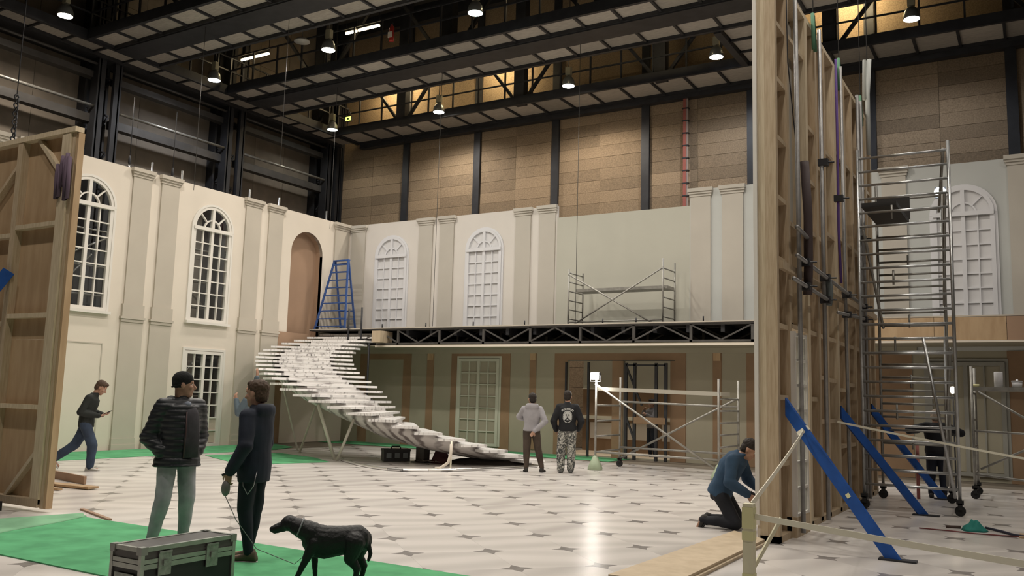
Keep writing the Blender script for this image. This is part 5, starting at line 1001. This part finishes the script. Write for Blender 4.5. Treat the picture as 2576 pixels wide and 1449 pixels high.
# kneeling man
L_ = (-3.70, 11.72, 0); tc_, ir = cam2(L_); P = default_pose(1.76)
P.update(pel=V((-.02, 0, .47)), hipL=V((-.0, .10, .45)), hipR=V((-.0, -.10, .45)), wai=V((.04, 0, .61)), che=V((.13, 0, .81)), nek=V((.25, 0, .96)), head=V((.37, 0, 1.035)), kneL=V((.20, .14, .085)), kneR=V((.22, -.14, .085)), ankL=V((-.26, .13, .10)), ankR=V((-.24, -.13, .10)), shL=V((.21, .18, .91)), shR=V((.19, -.18, .90)), elL=V((.28, .27, .64)), elR=V((.17, -.27, .62)), wrL=V((.46, .13, .52)), wrR=V((.38, -.14, .47)))
kn = person('kneeling man in blue fleece bent over the foot of the tall flat', L_, ir*.97+tc_*.25, P, mat('blue fleece', (.035, .075, .135), .9, 0, .25, 6., .15), mat('dark work trousers', (.012, .014, .02), .8, 0, .3, 6.), (mat('dark shoe', (.03, .028, .025), .7), mat('dark sole', (.03, .03, .03), .7)), dark_h, pitch=.62, infl=.045, hem=.06, linf=.025, toes={'L': (-.55, 0, -.85), 'R': (-.55, 0, -.85)}, hands={'L': ((.5, -.1, -.8), (0, -1, 0), (1, 0, .3), .8), 'R': ((.5, .1, -.8), (0, 1, 0), (1, 0, .3), .8)}, ankr=.05)
for dy in (0, .03): MB().path([(.20+.05, -.20-dy*.5, .965), (.20, -.255-dy*.3, .88), (.17, -.325, .72+dy), (.2, -.345, .6+dy)], .006, 6).build('sleeve_stripe', mat('pale stripe', (.25, .34, .42), .8), kn, True, False) if False else None
tl = thing('hand_tool', 'small tool in the hands of the kneeling man', 'tool', (0, 0, 0)); tl.location = L_; tl.rotation_euler = (0, 0, math.atan2((ir*.97+tc_*.25).y, (ir*.97+tc_*.25).x)); tl['_o'] = (0, 0, 0); MB().tube((.47, 0, .44), (.62, .02, .36), .015).build('shank', 'pipe', tl, True, False); MB().tube((.38, -.02, .49), (.47, 0, .44), .022).build('handle', 'blk', tl, True, False)
# worker in black behind the tower
L_ = (-1.70, 18.35, 0); tc_, ir = cam2(L_); P = default_pose(1.62)
P.update(elL=V((.1, .46, 1.22)), wrL=V((.38, .30, 1.22)), elR=V((.08, -.42, 1.20)), wrR=V((.34, -.22, 1.2)), head=V((.09, 0, 1.47)), nek=V((.05, 0, 1.34)))
person('worker in black standing with raised elbows behind the scaffold tower', L_, -tc_, P, mat('black jersey', (.010, .011, .014), .8), mat('dark trousers', (.012, .016, .028), .8), (mat('dark shoe', (.03, .028, .025), .7), mat('dark sole', (.03, .03, .03), .7)), mat('fair hair', (.30, .24, .18), .7, 0, .3, 60.), pitch=.3, infl=.04)
# person beyond the second doorway
q = ony(1640, 1130, 24.3); L_ = (q.x, 24.3, .03); tc_, ir = cam2(L_); P = default_pose(1.62)
P.update(elR=V((.16, -.24, 1.14)), wrR=V((.2, -.12, 1.32)), elL=V((.14, .24, 1.1)), wrL=V((.26, .1, 1.2)))
person('person in grey top with a hand to the face beyond the second doorway', L_, -ir*.8+tc_*.6, P, mat('grey top', (.16, .15, .15), .85), mat('dark trousers', (.012, .016, .028), .8), (mat('dark shoe', (.03, .028, .025), .7), mat('dark sole', (.03, .03, .03), .7)), dark_h, infl=.03)
# ------------------------------------------------------------------ dog
L_ = (-5.30, 5.92, .012); tc_, ir = cam2(L_)
D = MB(); W3 = V((0, 1, 0)); U3 = V((0, 0, 1))
def dr(x, z, w_, h_): return ell(V((x, 0, z)), W3, U3, w_, h_, 16)
D.loft([dr(-.40, .43, .03, .04), dr(-.38, .44, .085, .095), dr(-.30, .45, .12, .14), dr(-.18, .44, .125, .145), dr(-.05, .425, .13, .155), dr(.08, .415, .13, .17), dr(.2, .435, .125, .17), dr(.29, .465, .10, .14), dr(.33, .48, .06, .09)])
D.cap((.22, 0, .50), (.40, 0, .575), .12, .088, 14); D.cap((.38, 0, .575), (.45, 0, .60), .08, .07)
D.ball((.475, 0, .605), (.094, .082, .08), 16, 10); D.cap((.53, 0, .585), (.655, 0, .545), .052, .034, 12); D.ball((.672, 0, .55), (.016, .02, .016)); D.cap((.53, 0, .555), (.63, 0, .525), .036, .026, 10)
for s in (-1, 1):
    x = .17 if s < 0 else .26
    D.cap((.2, s*.075, .42), (.19 if s < 0 else .27, s*.08, .27), .075, .048); 
    if s > 0: D.cap((.27, .08, .27), (.38, .08, .05), .042, .024); D.cap((.38, .08, .03), (.42, .08, .025), .03, .025)
    else: D.cap((.19, -.08, .27), (.17, -.08, .05), .042, .024); D.cap((.17, -.08, .03), (.21, -.08, .025), .03, .025)
    hx0 = -.25 if s > 0 else -.33
    kx = hx0+.05; hk_ = hx0-.03; D.cap((hx0+.01, s*.075, .42), (kx, s*.085, .27), .12, .075); D.cap((kx, s*.085, .27), (hk_, s*.085, .16), .066, .04); D.cap((hk_, s*.085, .16), (hk_+.02, s*.085, .045), .036, .028); D.cap((hk_+.02, s*.085, .03), (hk_+.07, s*.085, .025), .032, .028)
D.cap((-.38, .0, .44), (-.42, .03, .30), .03, .024); D.cap((-.42, .03, .30), (-.40, .05, .24), .024, .018)
me = remesh(D, .009, 'dog', .003, 30., None, 5); me.materials.append(mat('black fur', (.009, .010, .011), .55, 0, .3, 40., .5))
dg = bpy.data.objects.new('dog', me); COL.objects.link(dg); dg.location = L_; dg.scale = (.78, .86, .84); hd = -ir; dg.rotation_euler = (0, 0, math.atan2(hd.y, hd.x)); tag(dg, 'black short-haired dog with a grey collar standing on the green carpet', 'dog'); dg['_o'] = (0, 0, 0)
for s in (-1, 1): MB().loft([ell(V((.44-.02*t, s*(.062+.018*t), .635-.11*t)), V((1, 0, 0)), V((0, 1, 0)), a, .010, 12) for t, a in ((0, .02), (.25, .04), (.6, .045), (.85, .032), (1, .012))]).build('ear', MATS['black fur'], dg, True, False)
rg = [V((.36-.035*math.sin(a), .095*math.cos(a), .562+.094*math.sin(a))) for a in [2*PI*i/24 for i in range(24)]]
MB().path(rg, .009, 6, True).build('collar', mat('grey collar', (.26, .27, .29), .5), dg, True, False)
for s in (-1, 1): MB().ball((.535, s*.045, .622), .009).build('eye', mat('dog eye', (.02, .012, .008), .2), dg, True, False)
bpy.data.scenes.remove(TS)
for o in bpy.data.objects:
    if '_o' in o: del o['_o']
